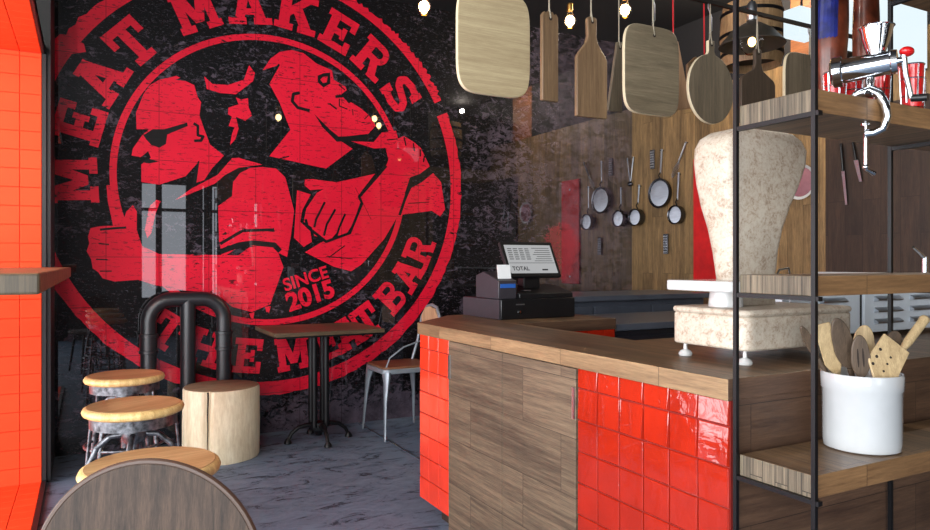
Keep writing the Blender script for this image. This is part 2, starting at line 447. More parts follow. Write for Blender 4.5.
# ================================================================ RED NICHE
niche = thing('tiled_niche', 'orange red tiled niche wrapping wall, floor and soffit at far left', 'niche', (-.7, 4.4, 0))
NX0, NX1, NY0, NY1, NZ = -1.62, -.22, 2.3, 4.435, 2.324
mb = MB().box(NX0, NX1, NY1, NY1+.025, 0, NZ+.03).box(NX0, NX1, NY0, NY1, 0.0, .008).box(NX0, NX1, NY0, NY1, NZ+.008, NZ+.03)
mb.build('grout_bed', M['grout_o'], niche, smooth=False)
fb = lambda u, v, d: (NX1-u, NY1-d, v)
tiles(MB(), fb, 14, 24, .1, v0=.0, tilt=.004, vmax=NZ, gap=.002).build('back_tiles', M['orange_tile'], niche, smooth=False)
tiles(MB(), lambda u, v, d: (NX1-u, NY1-v, .008+d), 14, 22, .1, tilt=.004, gap=.002, vmax=NY1-NY0).build('floor_tiles', M['orange_tile'], niche, smooth=False)
tiles(MB(), lambda u, v, d: (NX1-u, NY1-v, NZ+.008-d), 14, 22, .1, tilt=.004, gap=.002, vmax=NY1-NY0).build('soffit_tiles', M['orange_tile'], niche, smooth=False)
MB().box(NX1, NX1+.022, NY0, NY1+.025, 0, .02).box(NX1, NX1+.012, NY0, NY1+.025, NZ, NZ+.06).box(NX0, NX1+.012, NY0, NY1+.025, NZ+.03, NZ+.06).box(NX1, NX1+.02, NY1-.0, NY1+.025, 0, NZ).build('edge_frame', M['black'], niche, smooth=False)

# ================================================================ MURAL ARTWORK
def W(px, py):
    a = YAW+math.atan((px-CX)/F); X = WALL*math.tan(a); Zc = X*sY+WALL*cY
    return (X, H+(HY-py)*Zc/F)
class Paint:
    """flat painted shapes on the mural wall"""
    def __init__(s, base): s.bm = bmesh.new(); s.off = base
    def poly(s, pts):
        s.off += .000002
        f = s.bm.faces.new([s.bm.verts.new((x, WALL-s.off, z)) for x, z in pts]); return s
    def px(s, pts, crop=None):
        if crop: pts = [(crop[0]+u*crop[2], crop[1]+v*crop[2]) for u, v in pts]
        return s.poly([W(*p) for p in pts])
    def stroke(s, pts, w, crop=None):
        if crop: pts = [(crop[0]+u*crop[2], crop[1]+v*crop[2]) for u, v in pts]
        P = [Vector(W(*p)) for p in pts]
        return s.strokew(P, w)
    def strokew(s, P, w):
        for a, b in zip(P, P[1:]):
            d = (b-a).normalized(); n = Vector((-d.y, d.x))*w/2
            s.poly([a-n, b-n, b+n, a+n])
        for p in P[1:-1]:
            s.poly([(p.x+w/2*math.cos(2*PI*k/10), p.y+w/2*math.sin(2*PI*k/10)) for k in range(10)])
        return s
    def ring(s, c, r0, r1, a0=0, a1=360, n=96, jag=0):
        pts = [[], []]
        for i in range(n+1):
            a = R(a0+(a1-a0)*i/n); j = random.uniform(-jag, jag)
            pts[0].append((c[0]+r0*math.cos(a), c[1]+r0*math.sin(a))); pts[1].append((c[0]+(r1+j)*math.cos(a), c[1]+(r1+j)*math.sin(a)))
        for i in range(n): s.poly([pts[0][i], pts[0][i+1], pts[1][i+1], pts[1][i]])
        return s
    def build(s, name, mat):
        s.bm.normal_update()
        bmesh.ops.triangulate(s.bm, faces=s.bm.faces, ngon_method='EAR_CLIP')
        for f in s.bm.faces:
            f.normal_update()
            if f.normal.y > 0: f.normal_flip()
        me = bpy.data.meshes.new(name); s.bm.to_mesh(me); s.bm.free(); me.materials.append(mat)
        o = bpy.data.objects.new(name, me); COL.objects.link(o); o.parent = wall_back; return o
C = (1.14, 1.775)
C1 = (80, 60, .2642); C2 = (80, 180, .2642); C3 = (260, 140, .2642); C4 = (260, 40, .2642)
P = Paint(.001)
P.ring(C, .978, 1.02, 0, 360, 120)
P.ring(C, 1.425, 1.515, 90, 200, 60, .012).ring(C, 1.415, 1.51, 200, 384, 130, .006).ring(C, 1.44, 1.51, 28, 90, 90, .016)
# first figure
P.px([(240,130),(265,95),(300,75),(365,60),(380,68),(360,75),(400,80),(432,95),(445,140),(458,160),(452,210),(470,262),(492,320),(545,362),(500,410),(470,455),(425,470),(445,390),(400,440),(300,472),(232,462),(232,395),(268,370),(258,345),(230,368),(195,362),(200,335),(235,285),(262,262),(214,262),(212,200)], C1)
P.px([(470,62),(500,90),(560,95),(620,75),(640,20),(662,50),(655,80),(590,130),(530,125),(480,110)], C1)
P.px([(562,180),(600,168),(590,142),(610,150),(635,145),(638,180),(652,210),(625,230),(590,215),(600,260),(588,300),(568,322),(575,280),(585,255),(562,250),(575,215),(560,205)], C1)
P.px([(575,372),(600,370),(690,396),(600,408),(550,435),(510,468),(360,530),(420,488),(520,435)], C1)
P.px([(218,206),(232,196),(233,182),(240,173),(250,168),(262,167),(276,168.5),(285,177),(290,195),(294,211),(291,235),(287,257),(276,252),(262,246),(240,246),(222,258),(219,240)])
P.px([(30,215),(40,182),(75,175),(125,172),(105,80),(100,20),(135,20),(145,70),(160,165),(175,120),(200,95),(215,120),(215,190),(235,250),(300,280),(600,285),(640,255),(700,245),(745,262),(770,330),(745,400),(720,470),(650,500),(575,480),(540,450),(480,425),(390,418),(290,400),(220,378),(130,384),(85,372),(70,350),(48,335),(42,300),(25,270),(35,240)], C2)
P.px([(245,190),(262,100),(290,75),(305,80),(285,130),(270,200),(255,220)], C2)
P.px([(640,505),(660,500),(655,530),(645,520)], C2).px([(700,480),(722,478),(715,505),(705,500)], C2)
# second figure
P.px([(10,115),(40,70),(75,45),(120,38),(165,50),(215,90),(250,105),(272,115),(278,150),(322,176),(328,190),(308,205),(320,225),(352,240),(380,258),(412,285),(438,325),(410,355),(300,368),(265,340),(215,290),(235,330),(290,372),(350,412),(250,487),(35,440),(115,340),(75,240),(35,165),(70,95)], C4)
P.px([(345,5),(430,8),(460,-28),(515,-35),(522,-5),(545,-15),(582,8),(608,30),(622,58),(642,100),(605,128),(567,142),(520,290),(470,375),(385,470),(345,497),(280,480),(170,425),(230,388),(335,352),(385,240),(372,215),(478,95),(486,75),(475,30),(430,32)], C3)
P.px([(655,125),(685,160),(700,262),(682,290),(650,268),(528,284),(572,182),(612,160)], C3)
P.px([(170,150),(200,148),(290,160),(435,128),(370,212),(380,235),(350,320),(320,365),(300,370),(290,350),(262,384),(238,372),(205,362),(195,330),(165,310),(175,260),(215,200),(240,186),(190,190),(168,172)], C3)
P.px([(140,190),(192,206),(160,265),(152,310),(190,345),(196,385),(165,405),(128,370)], C3)
# splashes
P.px([(54,40),(60,34),(72,36),(84,44),(86,52),(72,54),(66,62),(58,72),(52,80),(51,60)])
P.build('mural_emblem', M['mural_red'])
# dark detail over the red
P = Paint(.0025)
P.px([(240,285),(275,262),(320,262),(405,237),(408,250),(330,282),(325,318),(300,332),(270,322),(250,300)], C1)
P.px([(228,386),(262,374),(300,384),(262,392)], C1)
P.stroke([(430,240),(446,250),(446,285),(466,290),(458,305),(432,306)], .018, C1)
P.px([(425,470),(445,385),(452,380),(440,470)], C1)
P.stroke([(530,242),(615,192),(735,188)], .02, C2)
P.stroke([(530,272),(600,246),(655,238),(735,246),(757,270)], .036, C2)
P.stroke([(75,188),(125,183),(175,180)], .014, C2)
P.stroke([(70,240),(110,244)], .008, C2).stroke([(60,300),(105,302)], .008, C2).stroke([(75,345),(120,345)], .008, C2)
P.px([(205,280),(290,366),(400,362),(440,340),(448,352),(400,380),(290,385),(238,332)], C4)
P.stroke([(150,200),(126,205),(122,232),(142,256),(188,268)], .022, C4)
P.px([(218,135),(240,126),(265,124),(266,165),(240,180),(218,160)], C4)
P.stroke([(285,215),(318,212),(340,238)], .02, C4).stroke([(262,240),(290,262)], .012, C4).stroke([(345,232),(385,246)], .014, C4)
P.stroke([(478,98),(375,216),(386,240),(340,352),(250,385),(180,330),(172,300)], .02, C3)
P.stroke([(245,235),(212,300),(205,330)], .016, C3).stroke([(285,262),(252,320),(242,362)], .016, C3).stroke([(322,280),(300,330),(290,362)], .016, C3)
P.stroke([(640,112),(612,136),(572,150),(528,285)], .022, C3)
P.stroke([(0,340),(55,345)], .012, C3)
P.stroke([(300,172),(322,190)], .008, C4).stroke([(300,222),(300,250),(330,262)], .009, C4).stroke([(410,285),(395,300)], .008, C4).stroke([(350,262),(352,285)], .007, C4)
P.stroke([(30,168),(72,92)], .014, C4).stroke([(55,455),(110,440)], .008, C4)
for a, b in (((545,-10),(552,22)), ((580,12),(584,42)), ((606,35),(606,62)), ((622,60),(618,84))): P.stroke([a, b], .011, C3)
P.stroke([(480,0),(520,-4)], .008, C3).stroke([(260,445),(320,400)], .008, C3).stroke([(250,440),(350,450)], .006, C3).stroke([(560,240),(640,235)], .006, C3)
P.stroke([(360,180),(420,300)], .003, C3)
P.build('mural_emblem_detail', M['mural_black'])
P = Paint(.0028)
P.px([(228,150),(238,140),(256,138),(252,160),(238,164)], C4)
P.build('mural_eye', M['mural_red'])

def rc(a, b, c, d): return [(a,b),(c,b),(c,d),(a,d)]
def bowl(cx, cy, ro, ri, x0):
    out = [rc(x0, cy+ri, cx, cy+ro), rc(x0, cy-ro, cx, cy-ri)]
    n = 8
    for i in range(n):
        a, b = -PI/2+PI*i/n, -PI/2+PI*(i+1)/n
        out.append([(cx+ri*math.cos(a), cy+ri*math.sin(a)), (cx+ro*math.cos(a), cy+ro*math.sin(a)), (cx+ro*math.cos(b), cy+ro*math.sin(b)), (cx+ri*math.cos(b), cy+ri*math.sin(b))])
    return out
GL = {
 'M': [rc(.06,0,.27,1), rc(.73,0,.94,1), rc(0,0,.36,.17), rc(.64,0,1,.17), rc(0,.83,.27,1), rc(.73,.83,1,1), [(.08,1),(.33,1),(.6,.2),(.4,.2)], [(.67,1),(.92,1),(.6,.2),(.4,.2)]],
 'E': [rc(.1,0,.36,1), rc(0,0,.92,.19), rc(0,.81,.92,1), rc(.1,.41,.62,.59), rc(.74,0,.92,.34), rc(.74,.66,.92,1), rc(.54,.33,.68,.67)],
 'A': [[(.1,0),(.32,0),(.6,1),(.36,1)], [(.66,0),(.92,0),(.64,1),(.4,1)], rc(.26,.24,.74,.4), rc(-.02,0,.4,.17), rc(.58,0,1.02,.17), rc(.26,.86,.66,1)],
 'T': [rc(.37,0,.63,1), rc(.02,.8,.98,1), rc(.02,.58,.2,1), rc(.8,.58,.98,1), rc(.22,0,.78,.17)],
 'K': [rc(.1,0,.36,1), rc(0,0,.46,.17), rc(0,.83,.46,1), [(.34,.36),(.34,.62),(.68,.95),(.96,.95)], [(.42,.5),(.62,.68),(.98,.05),(.68,.05)], rc(.58,.83,1.02,1), rc(.58,0,1.04,.17)],
 'R': [rc(.1,0,.36,1), rc(0,0,.46,.17), rc(0,.83,.3,1), [(.44,.5),(.7,.5),(.94,0),(.66,0)], rc(.62,0,1.02,.17)] + bowl(.6, .71, .29, .11, .3),
 'H': [rc(.1,0,.34,1), rc(.66,0,.9,1), rc(.3,.41,.7,.59), rc(0,0,.43,.17), rc(.57,0,1,.17), rc(0,.83,.43,1), rc(.57,.83,1,1)],
 'B': [rc(.1,0,.36,1), rc(0,0,.3,.17), rc(0,.83,.3,1)] + bowl(.6, .75, .25, .09, .3) + bowl(.62, .27, .27, .1, .3),
}
Spts = [(.84,.70),(.78,.85),(.52,.9),(.24,.84),(.16,.7),(.27,.57),(.5,.5),(.75,.42),(.85,.28),(.77,.14),(.5,.1),(.22,.15),(.14,.32)]
def letter(P, ch, ang, r0, w, h, inward=False):
    """ang = polar angle of the letter's middle, r0 = radius of its foot"""
    a = R(ang); er = Vector((math.cos(a), math.sin(a))); et = Vector((math.sin(a), -math.cos(a)))
    if inward: up, rt, base = -er, -et, Vector(C)+er*(r0)
    else: up, rt, base = er, et, Vector(C)+er*r0
    f = lambda u, v: base+rt*((u-.5)*w)+up*(v*h)
    if ch == 'S':
        P.strokew([f(*p) for p in Spts], .23*w)
        P.poly([f(*p) for p in ((.72,.66),(.94,.62),(.94,1),(.78,1))]); P.poly([f(*p) for p in ((.05,0),(.22,0),(.28,.34),(.04,.38))])
    else:
        for q in GL[ch]: P.poly([f(*p) for p in q])
def ang_of(px, py):
    x, z = W(px, py); return math.degrees(math.atan2(z-C[1], x-C[0]))
P = Paint(.0012)
for ch, px, py in (('M',70,180),('E',79,121),('A',99,77),('T',127,38),('M',194,8),('A',248,0),('K',297,8),('E',341,30),('R',373,58),('S',402,93)):
    letter(P, ch, ang_of(px, py), 1.085, .285 if ch in 'MAK' else .255, .275)
for ch, px, py in (('T',160,343),('H',203,352),('E',249,356),('M',293,354),('E',330,343),('A',347,331),('T',365,318),('B',388,293),('A',405,272),('R',417,249)):
    letter(P, ch, ang_of(px, py), 1.355, .24 if ch in 'MAH' else .205, .24, True)
P.build('mural_lettering', M['mural_red'])

def text_mesh(name, body, size, mat, parent, Mx, offset=0.0, local=True):
    cu = bpy.data.curves.new(name, 'FONT'); cu.body = body; cu.size = size; cu.align_x = 'CENTER'; cu.align_y = 'CENTER'; cu.offset = offset
    tmp = bpy.data.objects.new(name+'_tmp', cu); COL.objects.link(tmp)
    bpy.context.view_layer.update()
    me = bpy.data.meshes.new_from_object(tmp.evaluated_get(bpy.context.evaluated_depsgraph_get()))
    bpy.data.objects.remove(tmp); me.name = name
    me.transform(Mx)
    if parent is not None: me.transform(Matrix.Translation(-wloc(parent)))
    me.materials.clear(); me.materials.append(mat)
    o = bpy.data.objects.new(name, me); COL.objects.link(o)
    if parent is not None: o.parent = parent
    return o
def wall_text(name, body, px, py, size, rot, off):
    x, z = W(px, py)
    return text_mesh(name, body, size, M['mural_red'], wall_back, Matrix.Translation((x, WALL-.0018, z)) @ Matrix.Rotation(R(-rot), 4, 'Y') @ Matrix.Rotation(PI/2, 4, 'X'), off)
wall_text('mural_small_lettering', 'SINCE', 306, 279, .125, 17, .003)
wall_text('mural_small_lettering', '2015', 311, 296, .18, 17, .007)

# ================================================================ COUNTER
CXF, CT0, CT1 = 1.37, .864, .917
ctr = thing('bar_counter', 'long L-shaped bar counter with red tiles and grey brown wood doors', 'counter', (1.55, 2.0, 0))
# carcass
poly = [(1.386,1.22),(3.15,1.22),(3.15,1.92),(1.72,1.92),(1.72,2.77),(2.33,2.77),(2.33,3.36),(1.72,3.36),(1.386,3.0)]
mb = MB().prism(poly, lambda u, v, d: (u, v, d), .1, CT0); mb.build('carcass', M['end_wood'], ctr, smooth=False)
pk = [(1.46,1.3),(3.1,1.3),(3.1,1.88),(1.68,1.88),(1.68,2.8),(2.28,2.8),(2.28,3.3),(1.75,3.3),(1.46,2.96)]
MB().prism(pk, lambda u, v, d: (u, v, d), 0, .1).build('toe_kick', M['dark_panel'], ctr, smooth=False)
tp = [(1.36,1.199),(3.2,1.199),(3.2,1.96),(1.745,1.96),(1.745,2.76),(2.335,2.76),(2.335,3.42),(1.68,3.34),(1.36,3.015)]
mb = MB().prism(tp, lambda u, v, d: (u, v, d), CT0, CT1)
top = mb.build('countertop', None, ctr, smooth=False, mats=[M['top_wood'], M['edge_wood'], M['end_wood']], bevel=.002)
for p in top.data.polygons:
    n = p.normal
    p.material_index = 0 if abs(n.z) > .5 else (2 if n.y < -.8 else 1)
# tile skins on the outer face (X = 1.37)
fx = lambda u, v, d: (1.376-d, u, v)
def tile_skin(y0, n, mat_parent, nm, mt='red_tile'):
    MB().box(1.376, 1.3865, y0, y0+n*.1, .1, CT0).build(nm+'_grout', M['grout'], mat_parent, smooth=False)
    o = tiles(MB(), fx, n, 8, .1, u0=y0, v0=.1, vmax=CT0-.001, tilt=.02, lean=lambda j: -.045 if j >= 6 else 0).build(nm, M[mt], mat_parent, smooth=False)
    return o
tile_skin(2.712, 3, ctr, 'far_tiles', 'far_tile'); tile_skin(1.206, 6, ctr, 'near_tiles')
MB().box(1.3795, 1.386, 1.806, 1.81, .1, CT0).build('trim_strip', M['black_metal'], ctr, smooth=False)
tiles(MB(), lambda u, v, d: (1.76+u, 2.768-d, v), 6, 8, .1, v0=.1, vmax=CT0-.001, umax=.57).build('inner_tiles', M['red_tile'], ctr, smooth=False)
# near end cladding
MB().box(1.386, 3.15, 1.2, 1.22, .02, CT0).build('end_panel', M['end_wood'], ctr, smooth=False)
# doors
for y0, y1 in ((1.812, 2.262), (2.265, 2.708)):
    d = MB().box(1.368, 1.386, y0, y1, .03, CT0-.004).build('door', M['door_wood'], ctr, bevel=.0015, smooth=False)
    if y0 > 2: MB().box(1.362, 1.368, 2.69, 2.703, .70, .80).build('door_pull', M['steel'], d, smooth=False)
    else: MB().box(1.362, 1.368, 1.815, 1.825, .70, .80).build('door_pull', M['steel'], d, smooth=False)

# far service units behind the bar
u = thing('undercounter_fridge', 'low navy black fridge with grey steel top beside the inner wood counter end', 'fridge', (2.9, 3.1, 0))
MB().box(2.345, 3.6, 2.80, 3.36, .0, .85).build('body', M['worktop_navy'], u, bevel=.004, smooth=False)
MB().box(2.342, 3.62, 2.78, 3.38, .85, .885).build('steel_top', M['worktop_dark'], u, bevel=.003, smooth=False)
for k in range(2): MB().box(2.37+k*.62, 2.96+k*.62, 2.785, 2.80, .08, .82).build('door', M['worktop_navy'], u, bevel=.003, smooth=False)
MB().box(2.338, 2.344, 2.77, 2.785, .85, .917).build('end_strip', M['steel'], u, smooth=False)
u = thing('back_worktop', 'long dark grey steel worktop running along the panelled back wall', 'worktop', (3.2, 4.0, 0))
MB().box(2.45, 4.0, 3.75, 4.3, 0, .94).build('cabinet', M['worktop_dark'], u, bevel=.004, smooth=False)
MB().box(2.42, 4.03, 3.70, 4.33, .94, .975).build('steel_top', M['worktop_dark'], u, bevel=.003, smooth=False)
for k in range(3): MB().box(2.47+k*.51, 2.96+k*.51, 3.735, 3.75, .1, .9).build('drawer_front', M['worktop_dark'], u, bevel=.003, smooth=False)

# steel appliance with louvres behind the shelves
ap = thing('steel_grill_appliance', 'pale steel appliance with louvred vents standing on the bar behind the utensil crock', 'appliance', (2.6, 1.72, CT1))
MB().box(2.10, 2.535, 1.62, 1.90, .935, 1.145).build('body', M['appliance'], ap, bevel=.004)
MB().box(2.56, 3.12, 1.62, 1.90, .935, 1.145).build('body', M['appliance'], ap, bevel=.004)
MB().box(2.535, 2.56, 1.63, 1.88, .935, 1.14).build('post', M['black_metal'], ap)
for x in (2.13, 2.5, 2.6, 3.08):
    for y in (1.65, 1.86): MB().cyl((x, y, CT1), (x, y, .935), .015, .012).build('foot', M['black_metal'], ap)
for x0, x1 in ((2.30, 2.44), (2.62, 2.78), (2.85, 3.0)):
    for k in range(4):
        z = .965+k*.043
        mb = MB().prism([(0, 0), (-.016, .003), (-.018, .008), (0, .02)], lambda a, b, d: (d, 1.62+a, z+b), x0, x1)
        mb.build('louvre', M['steel'], ap)

# ================================================================ SCALE
sc = thing('fan_scale', 'large worn cream fan-shaped shop scale standing on the bar', 'scale', (1.8, 1.46, CT1))
def rrect(x0, x1, y0, y1, r, n=5):
    out = []
    for cx, cy, a in ((x1-r, y1-r, 0), (x0+r, y1-r, 90), (x0+r, y0+r, 180), (x1-r, y0+r, 270)):
        for i in range(n+1): out.append((cx+r*math.cos(R(a+90*i/n)), cy+r*math.sin(R(a+90*i/n))))
    return out
XY = lambda u, v, d: (u, v, d)
MB().prism(rrect(1.565, 2.03, 1.315, 1.60, .03), XY, .957, 1.050).build('base', M['cream'], sc, bevel=.006)
MB().prism(rrect(1.561, 2.034, 1.311, 1.604, .034), XY, 1.050, 1.068).build('base_lid', M['cream'], sc, bevel=.008)
for x, y in ((1.60, 1.352), (1.60, 1.572), (1.99, 1.352), (1.99, 1.572)):
    MB().lathe([(.019, 0), (.021, .006), (.016, .014), (.006, .019), (.005, .04)], (x, y, CT1), 20).build('foot', M['white'], sc)
MB().prism(rrect(1.55, 1.80, 1.36, 1.61, .02), XY, 1.116, 1.146).build('pan', M['white'], sc, bevel=.004)
MB().cyl((1.675, 1.485, 1.068), (1.675, 1.485, 1.116), .05, .046, 32).build('pan_support', M['white'], sc)
# fan head: sections by height
secs = []
for z, xa, xb, ya, yb in ((1.068,1.70,1.925,1.49,1.56),(1.15,1.70,1.925,1.49,1.565),(1.23,1.70,1.93,1.485,1.58),(1.30,1.695,1.945,1.48,1.595),(1.37,1.68,1.975,1.475,1.61),
                         (1.44,1.67,2.015,1.47,1.62),(1.50,1.665,2.045,1.47,1.625),(1.545,1.668,2.052,1.47,1.625),(1.575,1.685,2.035,1.475,1.62),(1.595,1.72,1.995,1.48,1.61),(1.606,1.77,1.94,1.50,1.59)):
    xm = .5*(xa+xb)-.004; xa, xb = xm-(xm-xa)*.96, xm+(xb-xm)*.96; z = 1.068+(z-1.068)*1.018
    secs.append([(px_, py_, z) for px_, py_ in rrect(xa, xb, ya, yb, min(.03, (yb-ya)*.45), 4)])
MB().rings(secs).build('fan_head', M['cream'], sc, ang=50)
MB().tube([(1.925,1.52,1.13),(1.97,1.53,1.175),(2.03,1.54,1.18),(2.05,1.55,1.15),(2.05,1.55,1.068)], .003).build('side_rod', M['steel'], sc)

# ================================================================ SHELF UNIT
sh = thing('open_shelf_unit', 'black metal open shelving with thick oak planks at the near right', 'shelf', (1.68, 1.08, 0))
SX0, SX1, SY0, SY1 = 1.37, 1.99, .985, 1.178
PT = [1.98, 1.573, 1.17, .74]
for z in PT:
    o = MB().box(SX0+.006, SX1+.9 if False else SX1+.25, SY0-.004, SY1, z-.05 if z != 1.17 else z-.044, z).build('plank', None, sh, bevel=.0015, smooth=False, mats=[M['shelf_front'], M['shelf_end'], M['top_wood']])
    for p in o.data.polygons:
        n = p.normal; p.material_index = 1 if abs(n.x) > .5 else (2 if abs(n.z) > .5 else 0)
for x in (SX0, SX1):
    for y in (SY0-.008, SY1+.006):
        MB().box(x-.005, x+.005, y-.005, y+.005, 0, 2.1).build('post', M['black_metal'], sh, smooth=False)
for z in PT:
    t_ = .05 if z != 1.17 else .044
    for x in (SX0, SX1):
        MB().box(x-.004, x+.010, SY0-.02, SY1+.010, z-t_-.010, z-t_).build('bracket', M['black_metal'], sh, smooth=False)
for y in (SY0-.008, SY1+.006):
    MB().box(SX0, SX1, y-.006, y+.006, 2.09, 2.10).build('top_rail', M['black_metal'], sh, smooth=False)

# ================================================================ CROCK AND UTENSILS
cr = thing('utensil_crock', 'white glazed ceramic crock full of wooden utensils on the lowest shelf', 'crock', (1.695, 1.08, .74))
MB().lathe([(.080, 0), (.086, .004), (.088, .02), (.089, .145), (.092, .15), (.0925, .182), (.090, .187), (.086, .187), (.084, .180), (.083, .03), (.0, .02)], (1.695, 1.08, .74), 48).build('crock_body', M['ceramic'], cr)
def utensil(name, label, base, tip, kind, mat, holes=None, w=.03, L=.08, face=0, dirv=None):
    """handle from base to tip; head at tip, flat face turned to the room"""
    b, t_ = Vector(base), Vector(tip)
    o = thing(name, label, 'utensil', base, group=None)
    d = Vector(dirv) if dirv is not None else (t_-b).normalized()
    view = Vector((math.sin(face), -math.cos(face), 0))
    side = d.cross(view).normalized(); nrm = side.cross(d).normalized()
    MB().tube([b, b+(t_-b)*.5, t_], [.006, .006, .007], 10).build('handle', mat, o)
    th = .006
    fn = lambda u, v, dd: tuple(t_+side*u+d*v+nrm*dd)
    if kind == 'spoon':
        pts = [(w*math.cos(a)*(.92 if math.sin(a) > 0 else 1), L/2+L/2*math.sin(a)) for a in [2*PI*i/28 for i in range(28)]]
    elif kind == 'spatula':
        pts = [(-.008, -.012), (.008, -.012), (w, .025), (w*.96, L), (-w*.80, L*1.04), (-w, .025)]
    elif kind == 'handle':
        pts = None
        o2 = None
    if kind == 'handle':
        MB().tube([t_, t_+d*.03, t_+d*L], [.007, .011, .012], 12).ball(tuple(t_+d*L), .0125).build('grip', mat, o)
        return o
    hd = MB().prism(pts, fn, -th/2, th/2).build('head', mat, o, bevel=.002)
    if holes:
        mb = MB()
        for hx, hy, rx, ry in holes:
            mb.prism([(hx+rx*math.cos(a), hy+ry*math.sin(a)) for a in [2*PI*i/12 for i in range(12)]], fn, -th/2-.0004, th/2+.0004)
        mb.build('slots', M['spoon_hole'], hd)
    return o
M['spoon_hole'] = plain('slot_shadow', srgb(38, 26, 18), .8)
def at(px, py, Y):
    a = YAW+math.atan((px-CX)/F); x = Y*math.tan(a); Zc = x*sY+Y*cY
    return Vector((x, Y, H+(HY-py)*Zc/F))
def ut(name, label, p0, p1, Y, kind, mat, w, holes=None):
    dY = Y-1.08; a, b = at(*p0, 1.08-(p0[0]-860)*.0014+dY*.6), at(*p1, 1.08-(p0[0]-860)*.0014+dY*.6); L = (b-a).length
    bx, by = 1.695, 1.08
    dz = (a.z-.765); d = (a-b).normalized()
    base = a+d*(dz/max(.3, -d.z)) if d.z < -.3 else Vector((bx, by, .765))
    v = Vector((base.x-bx, base.y-by)); 
    if v.length > .045: v = v.normalized()*.045
    base = Vector((bx+v.x, by+v.y, .765))
    return utensil(name, label, tuple(base), tuple(a), kind, mat, holes, w, L, face=-.62, dirv=(b-a).normalized())
ut('wooden_spoon', 'dark narrow wooden spoon leaning out over the left rim of the crock', (818,358), (801,326), 1.09, 'spoon', M['spoon_dark'], .012)
ut('wooden_spatula', 'light wooden spatula with slanted top at the left of the crock', (836,370), (821,325), 1.09, 'spatula', M['spoon_light'], .022)
ut('wooden_spoon', 'largest dark brown wooden spoon standing tallest in the crock', (850,368), (836,318), 1.08, 'spoon', M['spoon_dark'], .026)
ut('slotted_spoon', 'dark wooden spoon with long slots at the middle of the crock', (862,378), (859,335), 1.04, 'spoon', M['spoon_dark'], .023, [(-.007,.05,.0022,.024),(.005,.05,.0022,.024)])
ut('wooden_spoon', 'light wooden spoon half hidden behind the slotted spoon', (862,362), (865,325), 1.13, 'spoon', M['spoon_light'], .028)
ut('slotted_spatula', 'light wooden spatula pierced with round holes over the right of the crock', (878,376), (895,343), 1.03, 'spatula', M['spoon_light'], .042, [(-.025,.062,.004,.004),(-.025,.04,.004,.004),(-.025,.018,.004,.004),(.005,.06,.003,.003),(.005,.04,.003,.003),(.005,.018,.003,.003)])
ut('wooden_spoon', 'small dark wooden spoon peeking behind the pierced spatula', (888,360), (897,331), 1.11, 'spoon', M['spoon_dark'], .024)
ut('turned_handle_spoon', 'light turned wooden handle sticking up at the right of the crock', (902,350), (924,320), 1.08, 'handle', M['spoon_light'], .02)

# ================================================================ MEAT GRINDER
g = thing('meat_grinder', 'chrome hand crank meat grinder clamped to the upper shelf edge', 'grinder', (1.585, .99, 1.573))
A, B = Vector((1.616, .945, 1.655)), Vector((1.56, 1.062, 1.648))
ax = (B-A).normalized()
MB().tube([A, A+ax*.012, A+ax*.014, B-ax*.02, B-ax*.018, B, B+ax*.006], [.026, .028, .026, .029, .036, .036, .027], 28).build('barrel', M['chrome'], g)
hc = A+ax*.045
MB().lathe([(.014, .0), (.018, .02), (.03, .055), (.036, .082), (.039, .084), (.037, .084), (.028, .055), (.012, .02)], (hc.x+.004, hc.y, hc.z+.004), 32).build('hopper', M['chrome'], g)
MB().tube([(hc.x, hc.y+.012, hc.z-.015), (hc.x, hc.y+.012, 1.605), (hc.x-.004, hc.y+.014, 1.585)], [.011, .010, .014], 14).build('neck', M['chrome'], g)
MB().tube([(hc.x-.012, 1.04, 1.578), (hc.x-.008, 1.02, 1.592), (hc.x, .995, 1.598), (hc.x+.004, .978, 1.585), (hc.x+.006, .965, 1.56), (hc.x+.006, .96, 1.53), (hc.x+.002, .968, 1.505), (hc.x-.004, .985, 1.497), (hc.x-.012, 1.0, 1.497)], [.01, .012, .013, .012, .010, .009, .009, .009, .011], 12).build('clamp', M['chrome'], g)
MB().cyl((hc.x-.012, 1.0, 1.523), (hc.x-.012, 1.0, 1.42), .0045).lathe([(.010,0),(.011,.004),(.004,.006)], (hc.x-.012, 1.0, 1.515)).ball((hc.x-.012, 1.0, 1.42), .007).build('clamp_screw', M['chrome'], g)
MB().tube([(hc.x-.014, 1.0, 1.415), (hc.x+.012, .995, 1.405)], [.003, .006]).build('screw_wing', M['chrome'], g)
k0 = A-ax*.012
MB().tube([A, k0], [.008, .008]).tube([k0+Vector((-.002,0,.012)), k0+Vector((.006,-.0,-.03)), k0+Vector((.022,-.004,-.085))], [.007, .006, .006], 10).build('crank', M['chrome'], g)
MB().tube([k0+Vector((.022,-.004,-.085)), k0+Vector((.03,-.035,-.088))], [.008, .009], 12).build('crank_grip', M['plastic'], g)
MB().ball(tuple(k0+Vector((.004,-.004,.018))), .014, sc=(1.3, 1, .8)).build('wing_nut', M['red'], g)

